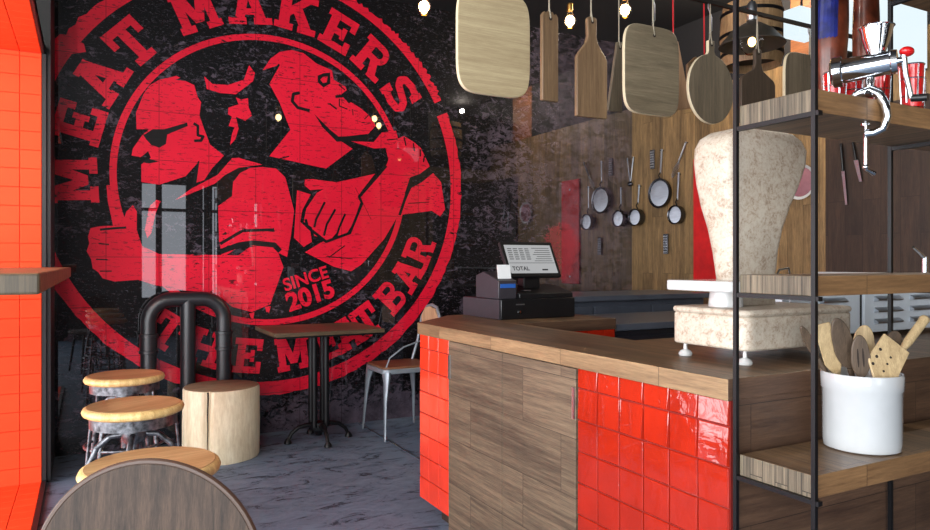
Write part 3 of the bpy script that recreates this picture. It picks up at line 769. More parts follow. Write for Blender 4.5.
# red tumblers on the shelf
def tumbler():
    o = thing('red_tumbler', '', 'tumbler', (0,0,0), group='red glass tumblers on the upper shelf')
    MB().lathe([(.019, .002), (.021, .01), (.025, .105), (.0235, .105), (.019, .012)], (0,0,0), 24).build('body', M['red'], o, local=True)
    mb = MB()
    for k in range(6):
        a = 2*PI*k/6; mb.tube([(.0215*math.cos(a), .0215*math.sin(a), .012), (.0258*math.cos(a), .0258*math.sin(a), .102)], .0022, 6)
    for z, r in ((.028, .0225), (.07, .0245), (.104, .0262)):
        mb.tube([(r*math.cos(2*PI*i/20), r*math.sin(2*PI*i/20), z) for i in range(20)], .0016, 6, closed=True)
    mb.build('wire_holder', M['chrome'], o, local=True)
    return o
tb = tumbler()
spots = [((1.765, .998), 'red tumbler in chrome wire holder nearest the front edge, right of the grinder crank'), ((1.90, 1.07), 'red tumbler behind the front one at the far right of the upper shelf'),
         ((1.80, 1.10), 'red tumbler directly behind the grinder crank'), ((1.745, 1.14), 'red tumbler behind the grinder neck'), ((1.665, 1.13), 'red tumbler behind the grinder barrel mouth, leftmost of the tumblers')]
for i, ((x, y), lb) in enumerate(spots):
    o = tb if i == 0 else copy_tree(tb)
    o.location = (x, y, 1.573); o['label'] = lb

# hams hanging behind the upper shelf
def ham(label, x, y, zb, top, rad, lean, blue):
    o = thing('cured_ham', label, 'ham', (x, y, zb), group='cured hams hanging behind the shelves')
    rings = []
    n = 14
    for i in range(n+1):
        t_ = i/n; z = zb+(top-zb)*t_
        r = rad*(math.sin(min(1, t_*2.6)*PI/2)**.7)*(1-.45*max(0, t_-.45)/.55)
        r = max(r, .004)
        rings.append([(x+lean*t_+r*math.cos(2*PI*k/24), y+.8*r*math.sin(2*PI*k/24), z) for k in range(24)])
    MB().rings(rings).build('ham_body', M['ham'], o, ang=60)
    MB().tube([(x+lean, y, top-.01), (x+lean, y, ZC)], .004).build('hook_cord', M['string'], o)
    if blue:
        mb = MB(); rr = rad*1.015
        P_ = []
        for i in range(9):
            a = R(-215+i*12)
            P_.append((a, rr))
        for (a, r1), (b, r2) in zip(P_, P_[1:]):
            q = []
            for ang_, z in ((a, 1.835), (b, 1.84), (b, 1.955), (a, 1.95)):
                t_ = (z-zb)/(top-zb)
                r = (rad*(math.sin(min(1, t_*2.6)*PI/2)**.7)*(1-.45*max(0, t_-.45)/.55))*1.03+.001
                q.append((x+lean*t_+r*math.cos(ang_), y+.8*r*math.sin(ang_), z))
            mb.quad(q)
        mb.build('blue_label', M['blue'], o)
ham('large reddish brown cured ham with dark blue label hanging by the shelf post', 1.885, 1.30, 1.60, 2.3, .052, .035, True)
ham('smaller brown cured ham hanging right of the one with the blue label', 2.095, 1.32, 1.56, 2.35, .044, .0, False)

# ================================================================ CASH REGISTER
cz = CT1
rg = thing('cash_register', 'black cash register with tilted screen and drawer on the far bar end', 'cash register', (2.0, 3.1, cz))
MB().box(1.775, 2.22, 2.945, 3.33, cz, cz+.1).build('cash_drawer', M['plastic'], rg, bevel=.004)
MB().box(1.767, 1.775, 2.95, 3.325, cz+.002, cz+.098).build('side_panel', M['plastic_grey'], rg, smooth=False)
MB().box(1.86, 1.91, 2.9435, 2.945, cz+.070, cz+.076).build('maker_plate', M['steel'], rg, smooth=False)
MB().cyl((1.88, 2.945, cz+.035), (1.88, 2.937, cz+.035), .008).build('lock', M['chrome'], rg)
MB().prism([(2.95, cz+.1), (3.2, cz+.1), (3.2, cz+.165), (3.12, cz+.165), (2.95, cz+.125)], lambda a, b, d: (d, a, b), 1.885, 2.21).build('keyboard_console', M['plastic'], rg, bevel=.003)
MB().box(1.93, 1.97, 2.98, 3.03, cz+.137, cz+.141).build('card_slot', M['steel'], rg, smooth=False)
pr = MB().prism([(2.97, cz+.1), (3.2, cz+.1), (3.2, cz+.215), (3.12, cz+.235), (2.97, cz+.19)], lambda a, b, d: (d, a, b), 1.775, 1.88).build('receipt_printer', M['plastic_grey'], rg, bevel=.004)
MB().box(1.785, 1.87, 2.965, 2.970, cz+.155, cz+.175).build('blue_strip', M['blue_l'], pr, smooth=False)
q = Matrix.Translation((1.828, 3.0, cz+.20)) @ Matrix.Rotation(R(-10), 4, 'X')
MB().box(-.038, .038, -.001, .001, 0, .07, q).build('receipt_paper', M['paper'], pr, smooth=False)
MB().box(1.98, 2.08, 3.06, 3.12, cz+.14, cz+.26).build('screen_stand', M['plastic'], rg, bevel=.004)
tl = math.atan2(.10, .185)
Q = Matrix.Translation((2.03, 3.02, 1.125)) @ Matrix.Rotation(-tl, 4, 'X')
mon = MB().box(-.16, .16, 0, .022, 0, .205, Q).build('monitor', M['plastic'], rg, bevel=.003)
MB().box(-.143, .143, -.0015, 0.0, .02, .185, Q).build('screen', M['screen'], mon, smooth=False)
mb = MB()
for c in range(4):
    for r in range(6): mb.box(-.13+c*.035, -.105+c*.035, -.0025, -.0015, .10+r*.012, .104+r*.012, Q)
for r in range(7): mb.box(.02+(r % 3)*.01, .13, -.0025, -.0015, .09+r*.0125, .0925+r*.0125, Q)
mb.box(-.14, .14, -.0025, -.0015, .078, .080, Q).box(.05, .085, -.0025, -.0015, .035, .043, Q)
mb.build('screen_figures', M['ink'], mon, smooth=False)
text_mesh('screen_text', 'TOTAL', .032, M['ink'], mon, Q @ Matrix.Translation((-.08, -.003, .045)) @ Matrix.Rotation(PI/2, 4, 'X'), .0008)

# ================================================================ SEATING
def make_stool():
    o = thing('bar_stool', '', 'stool', (0,0,0), group='round wooden bar stools along the high table')
    Z = .715
    MB().lathe([(.0, 0), (.145, 0), (.156, .006), (.160, .016), (.155, .027), (.147, .031)], (0,0,Z-.031), 48).build('seat_edge', M['seat_edge'], o, local=True, ang=60)
    MB().lathe([(.0, .0), (.1475, .0), (.146, .0012), (.0, .0012)], (0,0,Z), 48).build('seat', M['seat_wood'], o, local=True)
    mb = MB().lathe([(.127,0),(.137,.0),(.137,.036),(.127,.036)], (0,0,Z-.068), 40)
    mb.build('seat_ring', M['old_steel'], o, local=True)
    MB().cyl((0,0,Z-.04),(0,0,.40),.016,.016,16).lathe([(.03,0),(.04,.02),(.04,.05),(.03,.07)],(0,0,Z-.13),20).lathe([(.0,0),(.07,0),(.07,.012),(.0,.012)],(0,0,Z-.045),20).build('swivel_column', M['old_steel'], o, local=True)
    for k in range(4):
        a = PI/4+k*PI/2; c, s_ = math.cos(a), math.sin(a)
        pts = [(.03,Z-.10),(.075,Z-.105),(.115,Z-.14),(.14,Z-.20),(.155,Z-.32),(.17,.25),(.195,.0)]
        MB().tube([(r*c, r*s_, z) for r, z in pts], .010, 10).build('leg', M['old_steel'], o, local=True)
    MB().tube([(.175*math.cos(2*PI*i/40), .175*math.sin(2*PI*i/40), .22) for i in range(40)], .008, 8, closed=True).build('foot_ring', M['old_steel'], o, local=True)
    MB().tube([(.155*math.cos(2*PI*i/40), .155*math.sin(2*PI*i/40), .42) for i in range(40)], .006, 8, closed=True).build('brace_ring', M['old_steel'], o, local=True)
    for k in range(2):
        a = PI*.75+k*PI; c, s_ = math.cos(a), math.sin(a)
        MB().tube([(.132*c, .132*s_, Z-.05), (.155*c, .155*s_, .42)], .005, 8).build('stay', M['old_steel'], o, local=True)
    return o
st = make_stool()
for i, (y, lb, x, rz) in enumerate(((1.86, 'round wooden stool nearest, half hidden by the dark chair back', .135, .2), (2.656, 'round wooden stool in the middle of the row of three', .139, .6), (3.375, 'round wooden stool farthest from the chair, beside the iron pipes', .141, 0.1))):
    o = st if i == 0 else copy_tree(st)
    o.location = (x, y, 0); o.rotation_euler = (0,0,rz); o['label'] = lb

# foreground chair
ch = thing('round_backed_chair', 'dark brown round-backed wooden chair in the near foreground', 'chair', (.12, 1.3, 0))
def arch(r, x=0.0, zc=.585, n=48, zl=.40):
    pts = []
    for i in range(n+1):
        a = PI*i/n*1.30-PI*.15
        pts.append((x+r*math.cos(a), zc+r*math.sin(a)))
    return pts
BX, BY = .098, 1.40
bt = math.tan(R(8))
ry = R(27)  # turned a little so that its back faces the room's middle
def bk(u, v, d):
    return (BX+u*math.cos(-ry*.9)-d*math.sin(-ry*.9), BY+u*math.sin(-ry*.9)+d*math.cos(-ry*.9)+(v-.6)*bt*.6, v)
bo = MB().prism(arch(.199, zc=.632), bk, -.006, .006).build('backrest', M['chair_back'], ch, bevel=.003)
MB().tube([bk(u, v, 0) for u, v in arch(.2005, zc=.632)], .0066, 8).build('backrest_rim', M['chair_edge'], ch)
sx, sy = -math.sin(-ry*.9), math.cos(-ry*.9)
sc_c = Vector((BX-sx*.20, BY-sy*.20, .45))
MB().lathe([(.0,0),(.2,0),(.21,.008),(.21,.022),(.2,.03),(.0,.03)], tuple(sc_c-Vector((0,0,.03))), 40).build('seat', M['chair_back'], ch)
for k in range(4):
    a = PI/4+k*PI/2-ry*.9
    e = sc_c+Vector((.15*math.cos(a), .15*math.sin(a), -.03)); f_ = sc_c+Vector((.21*math.cos(a), .21*math.sin(a), -.45))
    MB().tube([e, f_], [.014, .010], 12).build('leg', M['black_metal'], ch)
for s_ in (-1, 1):
    p1 = Vector(bk(s_*.09, .55, -.012)); p0 = sc_c+(p1-sc_c)*.8; p0.z = .435
    MB().tube([tuple(p0), tuple(Vector((p1.x, p1.y, .44))), tuple(p1)], .009, 10).build('back_support', M['black_metal'], ch)

# high table slab
bt_ = thing('high_bar_table', 'thick brown wood high table running out of the red niche at left', 'table', (-.45, 3.0, 0))
o = MB().prism([(-.098, 1.912), (-.075, 4.04), (-.9, 4.04), (-.9, 1.912)], XY, 1.124, 1.174).build('tabletop', None, bt_, bevel=.006, smooth=False, mats=[M['table_wood'], M['table_end']])
for p in o.data.polygons: p.material_index = 1 if p.normal.y < -.8 else 0
for x in (-.75,):
    for y in (2.2, 3.8):
        MB().box(x-.03, x+.03, y-.03, y+.03, .014 if y > 2.3 else 0, 1.124).build('leg', M['black_metal'], bt_, smooth=False)
for y in (2.2, 3.8): MB().box(-.85, -.62, y-.02, y+.02, 1.10, 1.124).build('bracket', M['black_metal'], bt_, smooth=False)

# stump
sp = thing('log_stool', 'pale debarked log stump stool with a long crack beside the pipes', 'stool', (.729, 4.565, 0))
mb = MB(); rings = []
n = 64
for z, rr in ((0,.222),(.01,.227),(.2,.229),(.42,.226),(.433,.221)):
    rings.append([])
    for k in range(n):
        a = 2*PI*k/n
        r = rr*(1+.012*math.sin(3*a+1)+.006*math.sin(7*a+z*6))
        da = (a-R(-118)+PI) % (2*PI)-PI
        wd = .03 if z > .3 else .012
        r -= .02*math.exp(-(da/wd)**2)
        rings[-1].append((.729+r*math.cos(a), 4.565+r*math.sin(a), z))
mb.rings(rings).build('log_body', M['stump'], sp, ang=60)
MB().rings([[(x, y, z+.0003) for x, y, z in rings[-1]], [(.729+(x-.729)*.99, 4.565+(y-4.565)*.99, .4345) for x, y, z in rings[-1]]]).build('cut_face', M['stump_top'], sp)
a = R(-118)
cp = []
for i in range(12):
    z = .433-.4*i/11; aa = a-.02*i/11+.02*math.sin(i*1.3)*.3; rr = .2285*(1+.012*math.sin(3*aa+1)+.006*math.sin(7*aa+z*6))-.003
    cp.append((.729+rr*math.cos(aa), 4.565+rr*math.sin(aa), z))
MB().tube(cp, [.0055-.00035*i for i in range(12)], 6).build('crack', M['spoon_hole'], sp)

# pipe frame
pp = thing('iron_pipe_frame', 'black iron pipe arch with three uprights against the mural', 'pipe frame', (.57, 4.86, 0))
PYY, PR, ZT = 4.91, .048, .958
def arc_pts(x0, x1, zt, r=.14, n=8):
    pts = [(x0, PYY, 0), (x0, PYY, zt-r)]
    pts += [(x0+r-r*math.cos(PI/2*i/n), PYY, zt-r+r*math.sin(PI/2*i/n)) for i in range(1, n+1)]
    pts += [(x1-r+r*math.sin(PI/2*i/n), PYY, zt-r+r*math.cos(PI/2*i/n)) for i in range(0, n+1)]
    pts += [(x1, PYY, 0)]
    return pts
MB().tube(arc_pts(.34, .80, ZT), PR, 20).build('arch_pipe', M['pipe'], pp, ang=60)
MB().cyl((.575, PYY, 0), (.575, PYY, ZT), PR).build('middle_pipe', M['pipe'], pp)
for x in (.34, .80):
    for z in (.615, .72): MB().lathe([(PR, 0), (PR+.010, .003), (PR+.010, .02), (PR, .023)], (x, PYY, z), 24).build('collar', M['pipe'], pp)
    MB().cyl((x, PYY, .62), (x, PYY, .74), PR+.005, seg=20).build('sleeve', M['pipe'], pp)
for x in (.34, .575, .80): MB().lathe([(PR, .02), (.06, .018), (.064, 0), (.0, 0)], (x, PYY, 0), 24).build('floor_flange', M['pipe'], pp)

# bistro table
bs = thing('bistro_table', 'rectangular wood bistro table on black cast pedestal below the mural', 'table', (1.37, 4.65, 0))
MB().box(1.01, 1.73, 4.36, 4.94, .735, .76).build('tabletop', M['bistro_wood'], bs, bevel=.002, smooth=False)
MB().box(1.03, 1.71, 4.38, 4.92, .722, .735).build('top_frame', M['black_metal'], bs, smooth=False)
for dx, dy in ((-.04,-.04),(.04,-.04),(.04,.04),(-.04,.04)): MB().cyl((1.37+dx, 4.65+dy, .1), (1.37+dx, 4.65+dy, .725), .019).build('column', M['black_metal'], bs)
MB().lathe([(.02,.035),(.03,.06),(.055,.075),(.06,.1),(.06,.125),(.03,.13)], (1.37,4.65,0), 24).build('hub', M['black_metal'], bs)
MB().lathe([(.0,.70),(.06,.70),(.075,.71),(.075,.722),(.0,.722)], (1.37,4.65,0), 24).build('top_flange', M['black_metal'], bs)
for k in range(4):
    a = k*PI/2; c, s_ = math.cos(a), math.sin(a)
    MB().tube([(1.37+r*c, 4.65+r*s_, z) for r, z in ((.03,.10),(.08,.112),(.14,.10),(.185,.065),(.205,.025))], [.016,.016,.014,.012,.012], 12).lathe([(.022,0),(.026,.004),(.024,.016),(.012,.035)], (1.37+.208*c, 4.65+.208*s_, 0), 16).build('leg', M['black_metal'], bs)

# metal chair
mc = thing('metal_cafe_chair', 'grey metal cafe chair with a brown wood seat beside the bar', 'chair', (1.95, 4.62, 0))
MB().prism(rrect(1.76, 2.14, 4.44, 4.80, .05), XY, .472, .486).build('seat', M['seat_brown'], mc, bevel=.003)
MB().prism(rrect(1.752, 2.148, 4.432, 4.808, .055), XY, .44, .472).build('seat_frame', M['grey_metal'], mc, bevel=.004)
for dx, dy in ((-1,-1),(1,-1),(1,1),(-1,1)):
    x, y = 1.95+dx*.165, 4.62+dy*.155; xf, yf = 1.95+dx*.20, 4.62+dy*.215
    MB().tube([(x, y, .44), (x+dx*.008, y+dy*.02, .38), (x+dx*.02, y+dy*.03, .25), (xf, yf, 0)], [.05, .035, .02, .012], 10, flat=.55).build('leg', M['grey_metal'], mc)
MB().tube([(2.10,4.46,.44),(2.16,4.455,.62),(2.19,4.47,.80),(2.20,4.54,.875),(2.20,4.62,.89),(2.20,4.70,.875),(2.19,4.77,.80),(2.16,4.785,.62),(2.10,4.78,.44)], .011, 10).build('back_frame', M['grey_metal'], mc, ang=60)
MB().prism([(4.50,.70),(4.74,.70),(4.76,.80),(4.70,.865),(4.62,.88),(4.54,.865),(4.48,.80)], lambda a, b, d: (2.185+d, a, b), -.008, .008).build('back_pad', M['board_pink'], mc, bevel=.003)
MB().tube([(1.775,4.47,.455),(1.80,4.445,.55),(1.90,4.44,.62),(2.05,4.45,.66),(2.165,4.462,.66)], .006, 8).build('arm_rod', M['grey_metal'], mc)

# ================================================================ HANGING BOARDS
rail = thing('hanging_rail', 'dark steel rail under the ceiling carrying the chopping boards', 'rail', (2.2, 2.3, 2.38))
MB().box(1.0, 3.75, 2.292, 2.308, 2.372, 2.388).build('bar', M['black_metal'], rail, smooth=False)
for x in (1.1, 2.4, 3.7): MB().cyl((x, 2.3, 2.388), (x, 2.3, ZC), .006).build('drop_rod', M['black_metal'], rail)
XZ = lambda y: (lambda u, v, d: (u, y+d, v))
def board(name, label, pts, mat, y=2.3, th=.018, hang=None, twist=0, hole=None, cord='string', group='chopping boards hanging over the bar', top=2.372, edge=None):
    xs = [p[0] for p in pts]; zs = [p[1] for p in pts]
    cx = hang[0] if hang else (min(xs)+max(xs))/2
    o = thing(name, label, 'chopping board' if 'board' in name else 'utensil', (cx, y, min(zs)), group=group)
    ct, s2 = math.cos(twist), math.sin(twist)
    f = lambda u, v, d: (cx+(u-cx)*ct-d*s2, y+(u-cx)*s2+d*ct, v)
    b = MB().prism(pts, f, -th/2, th/2).build('board', None, o, bevel=.003, mats=[mat, edge or mat])
    for p in b.data.polygons:
        n = p.normal; loc = Vector((-s2, ct, 0))
        p.material_index = 0 if abs(n.dot(loc)) > .7 else 1
    hz = (hang[1] if hang else max(zs)-.03)
    MB().prism([(cx+.008*math.cos(2*PI*i/16), hz+.008*math.sin(2*PI*i/16)) for i in range(16)], f, -th/2-.0006, th/2+.0006).build('hang_hole', M['spoon_hole'], b)
    if cord == 'red':
        MB().tube([(cx, y-.012, hz), (cx, y-.012, hz+.06), (cx, y, top+.0)], .004, 6).build('cord', M['red_cord'], o)
    else:
        MB().tube([f(cx, hz, -th/2-.002), f(cx-.008, hz+.04, -th/2-.002), (cx-.006, y-.008, hz+.09), (cx, y, top)], .0026, 6).tube([f(cx, hz, th/2+.002), f(cx+.008, hz+.04, th/2+.002), (cx+.006, y+.008, hz+.09), (cx, y, top)], .0026, 6).build('cord', M['string'], o)
        if cord == 'hook':
            MB().tube([(cx, y, top+.018), (cx-.012, y, top+.012), (cx-.012, y, top-.02), (cx+.010, y, top-.06), (cx+.010, y, hz+.07), (cx-.004, y, hz+.055)], .0028, 6).build('hook', M['steel'], o)
    return o
def rr2(x0, x1, z0, z1, r, e=5.0):
    out = []
    for i in range(72):
        a = 2*PI*i/72; c, q = math.cos(a), math.sin(a)
        out.append(((x0+x1)/2+(x1-x0)/2*math.copysign(abs(c)**(2/e), c), (z0+z1)/2+(z1-z0)/2*math.copysign(abs(q)**(2/e), q)))
    return out
board('chopping_board', 'largest pale wooden board with rounded corners, leftmost over the counter', rr2(1.195, 1.512, 1.828, 2.225, .075), M['board_pale'], hang=(1.35, 2.20), edge=M['board_edge'])
sb = [(1.567,1.835),(1.648,1.835),(1.648,2.17),(1.636,2.185),(1.628,2.175),(1.618,2.19),(1.607,2.18),(1.597,2.19),(1.587,2.175),(1.578,2.185),(1.567,2.17)]
board('chopping_board', 'narrow brown plank board with notched top between the pale board and the paddle', sb, M['board_mid'], hang=(1.607, 2.16), twist=.1)
def paddle(xc, w, z0, z1, zn, wn): return [(xc-w/2,z0),(xc+w/2,z0),(xc+w/2,z1-.0),(xc+w/2-.012,z1+.02),(xc+wn/2+.01,z1+.06),(xc+wn/2,z1+.09),(xc+wn/2+.002,zn-.008),(xc+wn/2-.006,zn),(xc-wn/2+.006,zn),(xc-wn/2-.002,zn-.008),(xc-wn/2,z1+.09),(xc-wn/2-.01,z1+.06),(xc-w/2+.012,z1+.02),(xc-w/2,z1)]
board('paddle_board', 'brown paddle-shaped board with a straight neck, right of the notched plank board', paddle(1.815,.155,1.79,2.03,2.20,.044), M['board_mid'], hang=(1.815, 2.18))
board('chopping_board', 'greyish rounded rectangular board hanging from a hook left of the round board', rr2(1.985, 2.295, 1.832, 2.215, .085), M['board_grey'], hang=(2.15, 2.175), cord='hook', edge=M['board_edge'])
rp = [(2.494+.142*math.cos(R(a)), 1.985+.158*math.sin(R(a))) for a in range(-260, 81, 10)]
rp = rp+[(2.494+.024, 2.16), (2.494+.022, 2.21), (2.494-.022, 2.21), (2.494-.024, 2.16)]
rp2 = [(2.494+.142*math.cos(R(a)), 1.985+.158*math.sin(R(a))) for a in range(100, 441, 10)]
board('round_board', 'greyish round board with a short handle left of the shelf post', rp2+[(2.512, 2.155), (2.512, 2.205), (2.476, 2.205), (2.476, 2.155)], M['board_greyv'], hang=(2.494, 2.185), cord='hook', edge=M['board_edge'])
board('paddle_board', 'dark brown paddle board hanging below the enamel lamp', paddle(2.805,.235,1.85,2.05,2.21,.04), M['board_dark'], hang=(2.805, 2.19))
board('chopping_board', 'dark rounded board seen between the two left shelf posts', rr2(2.994, 3.30, 1.85, 2.235, .085), M['board_greyv'], hang=(3.19, 2.185), edge=M['board_edge'], cord='hook')
board('tapered_board', 'pinkish tapered board on a red cord behind the greyish rounded board', [(2.62,1.98),(2.84,2.02),(2.80,2.14),(2.74,2.36),(2.66,2.40),(2.62,2.34)], M['board_pink'], y=2.75, hang=(2.70, 2.36), cord='red', top=ZC)
board('tapered_board', 'grey narrow tapered blade board behind the hooked greyish board', [(2.27,1.95),(2.36,1.95),(2.36,2.3),(2.33,2.3)], M['board_greyv'], y=2.75, hang=(2.345, 2.27), top=ZC)
board('tapered_board', 'brown board with slanted top hanging behind the round board', [(2.86,2.04),(3.10,2.06),(3.06,2.27),(2.92,2.32),(2.86,2.27)], M['board_mid'], y=2.8, hang=(2.98, 2.27), cord='red', top=ZC)

# barrel lantern and enamel pendant
dl = thing('barrel_lantern', 'wooden drum lantern with black hoops hanging under the dark ceiling', 'lamp', (3.55, 2.95, 2.38))
MB().lathe([(.165,0),(.178,.06),(.185,.18),(.178,.30),(.165,.37),(.0,.37)], (3.55,2.95,2.385), 32, cap=False).lathe([(.155,.004),(.16,0),(.165,0)], (3.55,2.95,2.385), 32, cap=False).build('drum', M['drum'], dl)
for z, r in ((2.44, .181), (2.55, .188), (2.68, .183)): MB().lathe([(r-.004,0),(r,0),(r,.02),(r-.004,.02)], (3.55,2.95,z), 32).build('hoop', M['black_metal'], dl)
MB().cyl((3.55,2.95,2.75),(3.55,2.95,ZC),.006).build('drop_rod', M['black_metal'], dl)
pl = thing('enamel_pendant_lamp', 'dark conical enamel pendant lamp with a clear warm bulb over the bar', 'lamp', (3.13, 2.6, 2.3))
MB().lathe([(.168,0),(.17,.004),(.11,.075),(.05,.115),(.028,.125),(.028,.135),(.0,.135),(.0,.13),(.045,.108),(.105,.07),(.166,.0)], (3.13,2.6,2.355), 40, cap=False).build('lamp_shade', M['shade'], pl)
MB().lathe([(.022,0),(.026,.01),(.026,.08),(.018,.1)], (3.13,2.6,2.49), 20).build('socket', M['steel'], pl)
MB().cyl((3.13,2.6,2.59),(3.13,2.6,ZC),.005).build('drop_rod', M['black_metal'], pl)
gb = MB().lathe([(.0,.0),(.03,.006),(.052,.035),(.058,.07),(.05,.105),(.035,.125)], (3.13,2.6,2.305), 28, cap=False).build('glass_globe', M['glass'], pl)
MB().ball((3.13,2.6,2.375), .015, sc=(1,1,1.4)).build('filament', M['warm_bulb'], gb)

# filament bulbs on cords
def bulb(label, px, py, Y):
    a = YAW+math.atan((px-CX)/F); x = Y*math.tan(a); Zc = x*sY+Y*cY; z = H+(HY-py)*Zc/F
    o = thing('filament_bulb', label, 'light bulb', (x, Y, z), group='bare filament bulbs on cords')
    g_ = MB().lathe([(.0,-.045),(.02,-.04),(.034,-.015),(.034,.01),(.018,.045),(.014,.06)], (x,Y,z), 24, cap=False).build('glass_globe', M['amber'], o)
    MB().ball((x, Y, z), .02, sc=(1,1,1.4)).build('filament', M['bulb'], g_)
    MB().lathe([(.016,0),(.018,.01),(.018,.045),(.008,.055)], (x,Y,z+.055), 20).build('socket', M['brass'], o)
    MB().cyl((x,Y,z+.10),(x,Y,ZC),.003).build('cord', M['black_metal'], o)
bulb('bare glowing bulb hanging left of the largest pale board', 424, 7, 3.4)
bulb('bare glowing bulb between the plank board and the paddle board', 570, 21, 3.4)
bulb('bare glowing bulb hanging above the greyish hooked board', 625, 10, 3.1)

# overhead lightbox and small white box
lb = thing('lightbox_sign', 'blank glowing white lightbox high behind the shelf unit', 'lightbox', (4.0, 2.42, 2.38))
MB().box(3.55, 4.40, 2.40, 2.48, 2.34, 3.0).build('box_frame', M['black_metal'], lb, smooth=False)
MB().box(3.56, 4.39, 2.395, 2.40, 2.35, 2.99).build('glowing_face', M['lightbox'], lb, smooth=False)
for x in (3.7, 4.3): MB().cyl((x,2.44,3.0),(x,2.44,ZC),.006).build('drop_rod', M['black_metal'], lb)
wb = thing('white_lamp_box', 'small white box lamp high up just left of the nearest shelf post', 'lamp', (3.32, 2.44, 2.4))
MB().box(3.25, 3.42, 2.40, 2.50, 2.385, 2.53).build('housing', M['lightbox'], wb, bevel=.004)
MB().cyl((3.33,2.45,2.53),(3.33,2.45,ZC),.006).build('drop_rod', M['black_metal'], wb)

# ================================================================ KITCHEN WALL
def wallpt(px, py):
    a = YAW+math.atan((px-CX)/F); Y = WOODX/math.tan(a); Zc = WOODX*sY+Y*cY
    return Y, H+(HY-py)*Zc/F
def pan(label, px, py, r, hlen, depth=.035):
    Y, z = wallpt(px, py)
    o = thing('hanging_pan', label, 'pan', (WOODX-.02, Y, z), group='steel pans hanging on the timber wall')
    f = lambda rr, d: [(WOODX-.012-d, Y+rr*math.cos(2*PI*k/36), z+rr*math.sin(2*PI*k/36)) for k in range(36)]
    MB().rings([f(.001,0), f(r*.96,0), f(r,.006), f(r,depth), f(r*1.04,depth+.003), f(r*1.04,depth+.006), f(r*.93,depth+.002),f(r*.9,depth*.9),f(.001,depth*.9)]).build('pan_body', M['pan_steel'], o)
    MB().rings([f(.001,depth*.9+.0005), f(r*.45,depth*.9+.002), f(r*.88,depth*.9+.0005)], cap=False).build('pan_base', M['pan_base'], o)
    MB().tube([(WOODX-.035,Y,z+r),(WOODX-.05,Y,z+r+.03),(WOODX-.03,Y,z+r+.06)], .006, 8).build('handle_neck', M['black_metal'], o)
    MB().tube([(WOODX-.03,Y,z+r+.05),(WOODX-.025,Y-.01,z+r+hlen)], [.008,.011], 10, flat=.6).build('handle', M['steel'], o)
    MB().cyl((WOODX+.006,Y-.01,z+r+hlen-.012),(WOODX-.045,Y-.01,z+r+hlen-.012),.003).build('wall_hook', M['black_metal'], o)
pan('largest round steel pan hanging on the timber wall', 663, 193.5, .125, .26)
pan('small steel saucepan low left of the largest pan on timber wall', 640.5, 217.5, .076, .22, .06)
pan('small steel saucepan right of the largest pan beside the red board', 680, 215, .078, .28, .05)
def wallutensil(name, label, px0, py0, px1, py1, kind):
    Y0_, z0_ = wallpt(px0, py0); Y1_, z1_ = wallpt(px1, py1)
    o = thing(name, label, 'kitchen tool', (WOODX-.02, Y0_, min(z0_, z1_)), group='kitchen tools hung on the timber wall')
    a_, b_ = Vector((WOODX-.02, Y0_, z0_)), Vector((WOODX-.02, Y1_, z1_)); d = (b_-a_)
    if kind == 'ladle':
        MB().tube([a_, b_], [.008, .005], 8, flat=.6).build('handle', M['steel'], o)
        MB().ball(tuple(b_), .03, sc=(.6,1,.8)).build('bowl', M['pan_steel'], o)
    elif kind == 'whisk':
        MB().tube([a_, a_+d*.5], [.009, .008], 8).build('handle', M['steel'], o)
        mb = MB(); m_ = a_+d*.5
        for k in range(5):
            w_ = (k-2)*.014
            mb.tube([m_, m_+d*.2+Vector((0,w_,0)), m_+d*.42+Vector((0,w_*.8,0)), b_], .0014, 5)
        mb.build('wires', M['steel'], o)
    elif kind == 'grater':
        w_ = .026
        MB().box(WOODX-.02, WOODX-.008, Y0_-w_, Y0_+w_, z1_, z0_).build('blade', M['old_steel'], o, bevel=.003)
        mb = MB()
        for i in range(3):
            for j in range(7): mb.ball((WOODX-.021, Y0_-.016+i*.016, z1_+.02+j*(z0_-z1_-.04)/6), .004, 6)
        mb.build('teeth', M['steel'], o)
    elif kind == 'knife':
        MB().prism([(0,0),(.015,.0),(.017,d.length*.55),(0,d.length*.6)], lambda u, v, q: (WOODX-.012-q, Y0_+u, z1_+v), 0, .003).build('blade', M['steel'], o)
        MB().box(WOODX-.025, WOODX-.008, Y0_, Y0_+.018, z1_+d.length*.58, z0_).build('handle', M['plastic'], o, bevel=.003)
    MB().cyl((WOODX+.006, a_.y, z0_-.006), (WOODX-.035, a_.y, z0_-.006), .003).build('wall_hook', M['black_metal'], o)
wallutensil('ladle', 'steel ladle hanging nearest the mural corner on timber wall', 635, 157, 632, 184, 'ladle')
wallutensil('whisk', 'wire whisk hanging between the largest pan and the red board', 688, 142, 674, 178, 'whisk')
wallutensil('grater', 'narrow dark grater hanging above and left of the largest pan', 653.5, 150, 653.5, 169, 'grater')
wallutensil('grater', 'narrow dark grater hanging below the largest pan', 667, 234, 667, 254, 'grater')
rb = thing('red_board', 'tall red painted board on the timber wall behind the scale', 'board', (WOODX-.03, 4.1, 1.0))
MB().box(WOODX-.022, WOODX, 3.95, 4.25, .975, 2.05).build('panel', M['red_panel'], rb, bevel=.003, smooth=False)
for z in (1.05, 1.95): MB().cyl((WOODX-.022, 4.1, z), (WOODX-.028, 4.1, z), .01).build('screw', M['steel'], rb)
Yp, zp = wallpt(802, 182)
wp = thing('wall_plate', 'mauve round plate with a white rim half hidden by the scale head', 'plate', (WOODX-.02, Yp, zp))
f = lambda rr, d: [(WOODX-.004-d, Yp+rr*math.cos(2*PI*k/40), zp+rr*math.sin(2*PI*k/40)) for k in range(40)]
MB().rings([f(.06,0), f(.12,.02), f(.125,.022), f(.11,.018), f(.1,.012), f(.001,.011)]).build('rim', M['white'], wp)
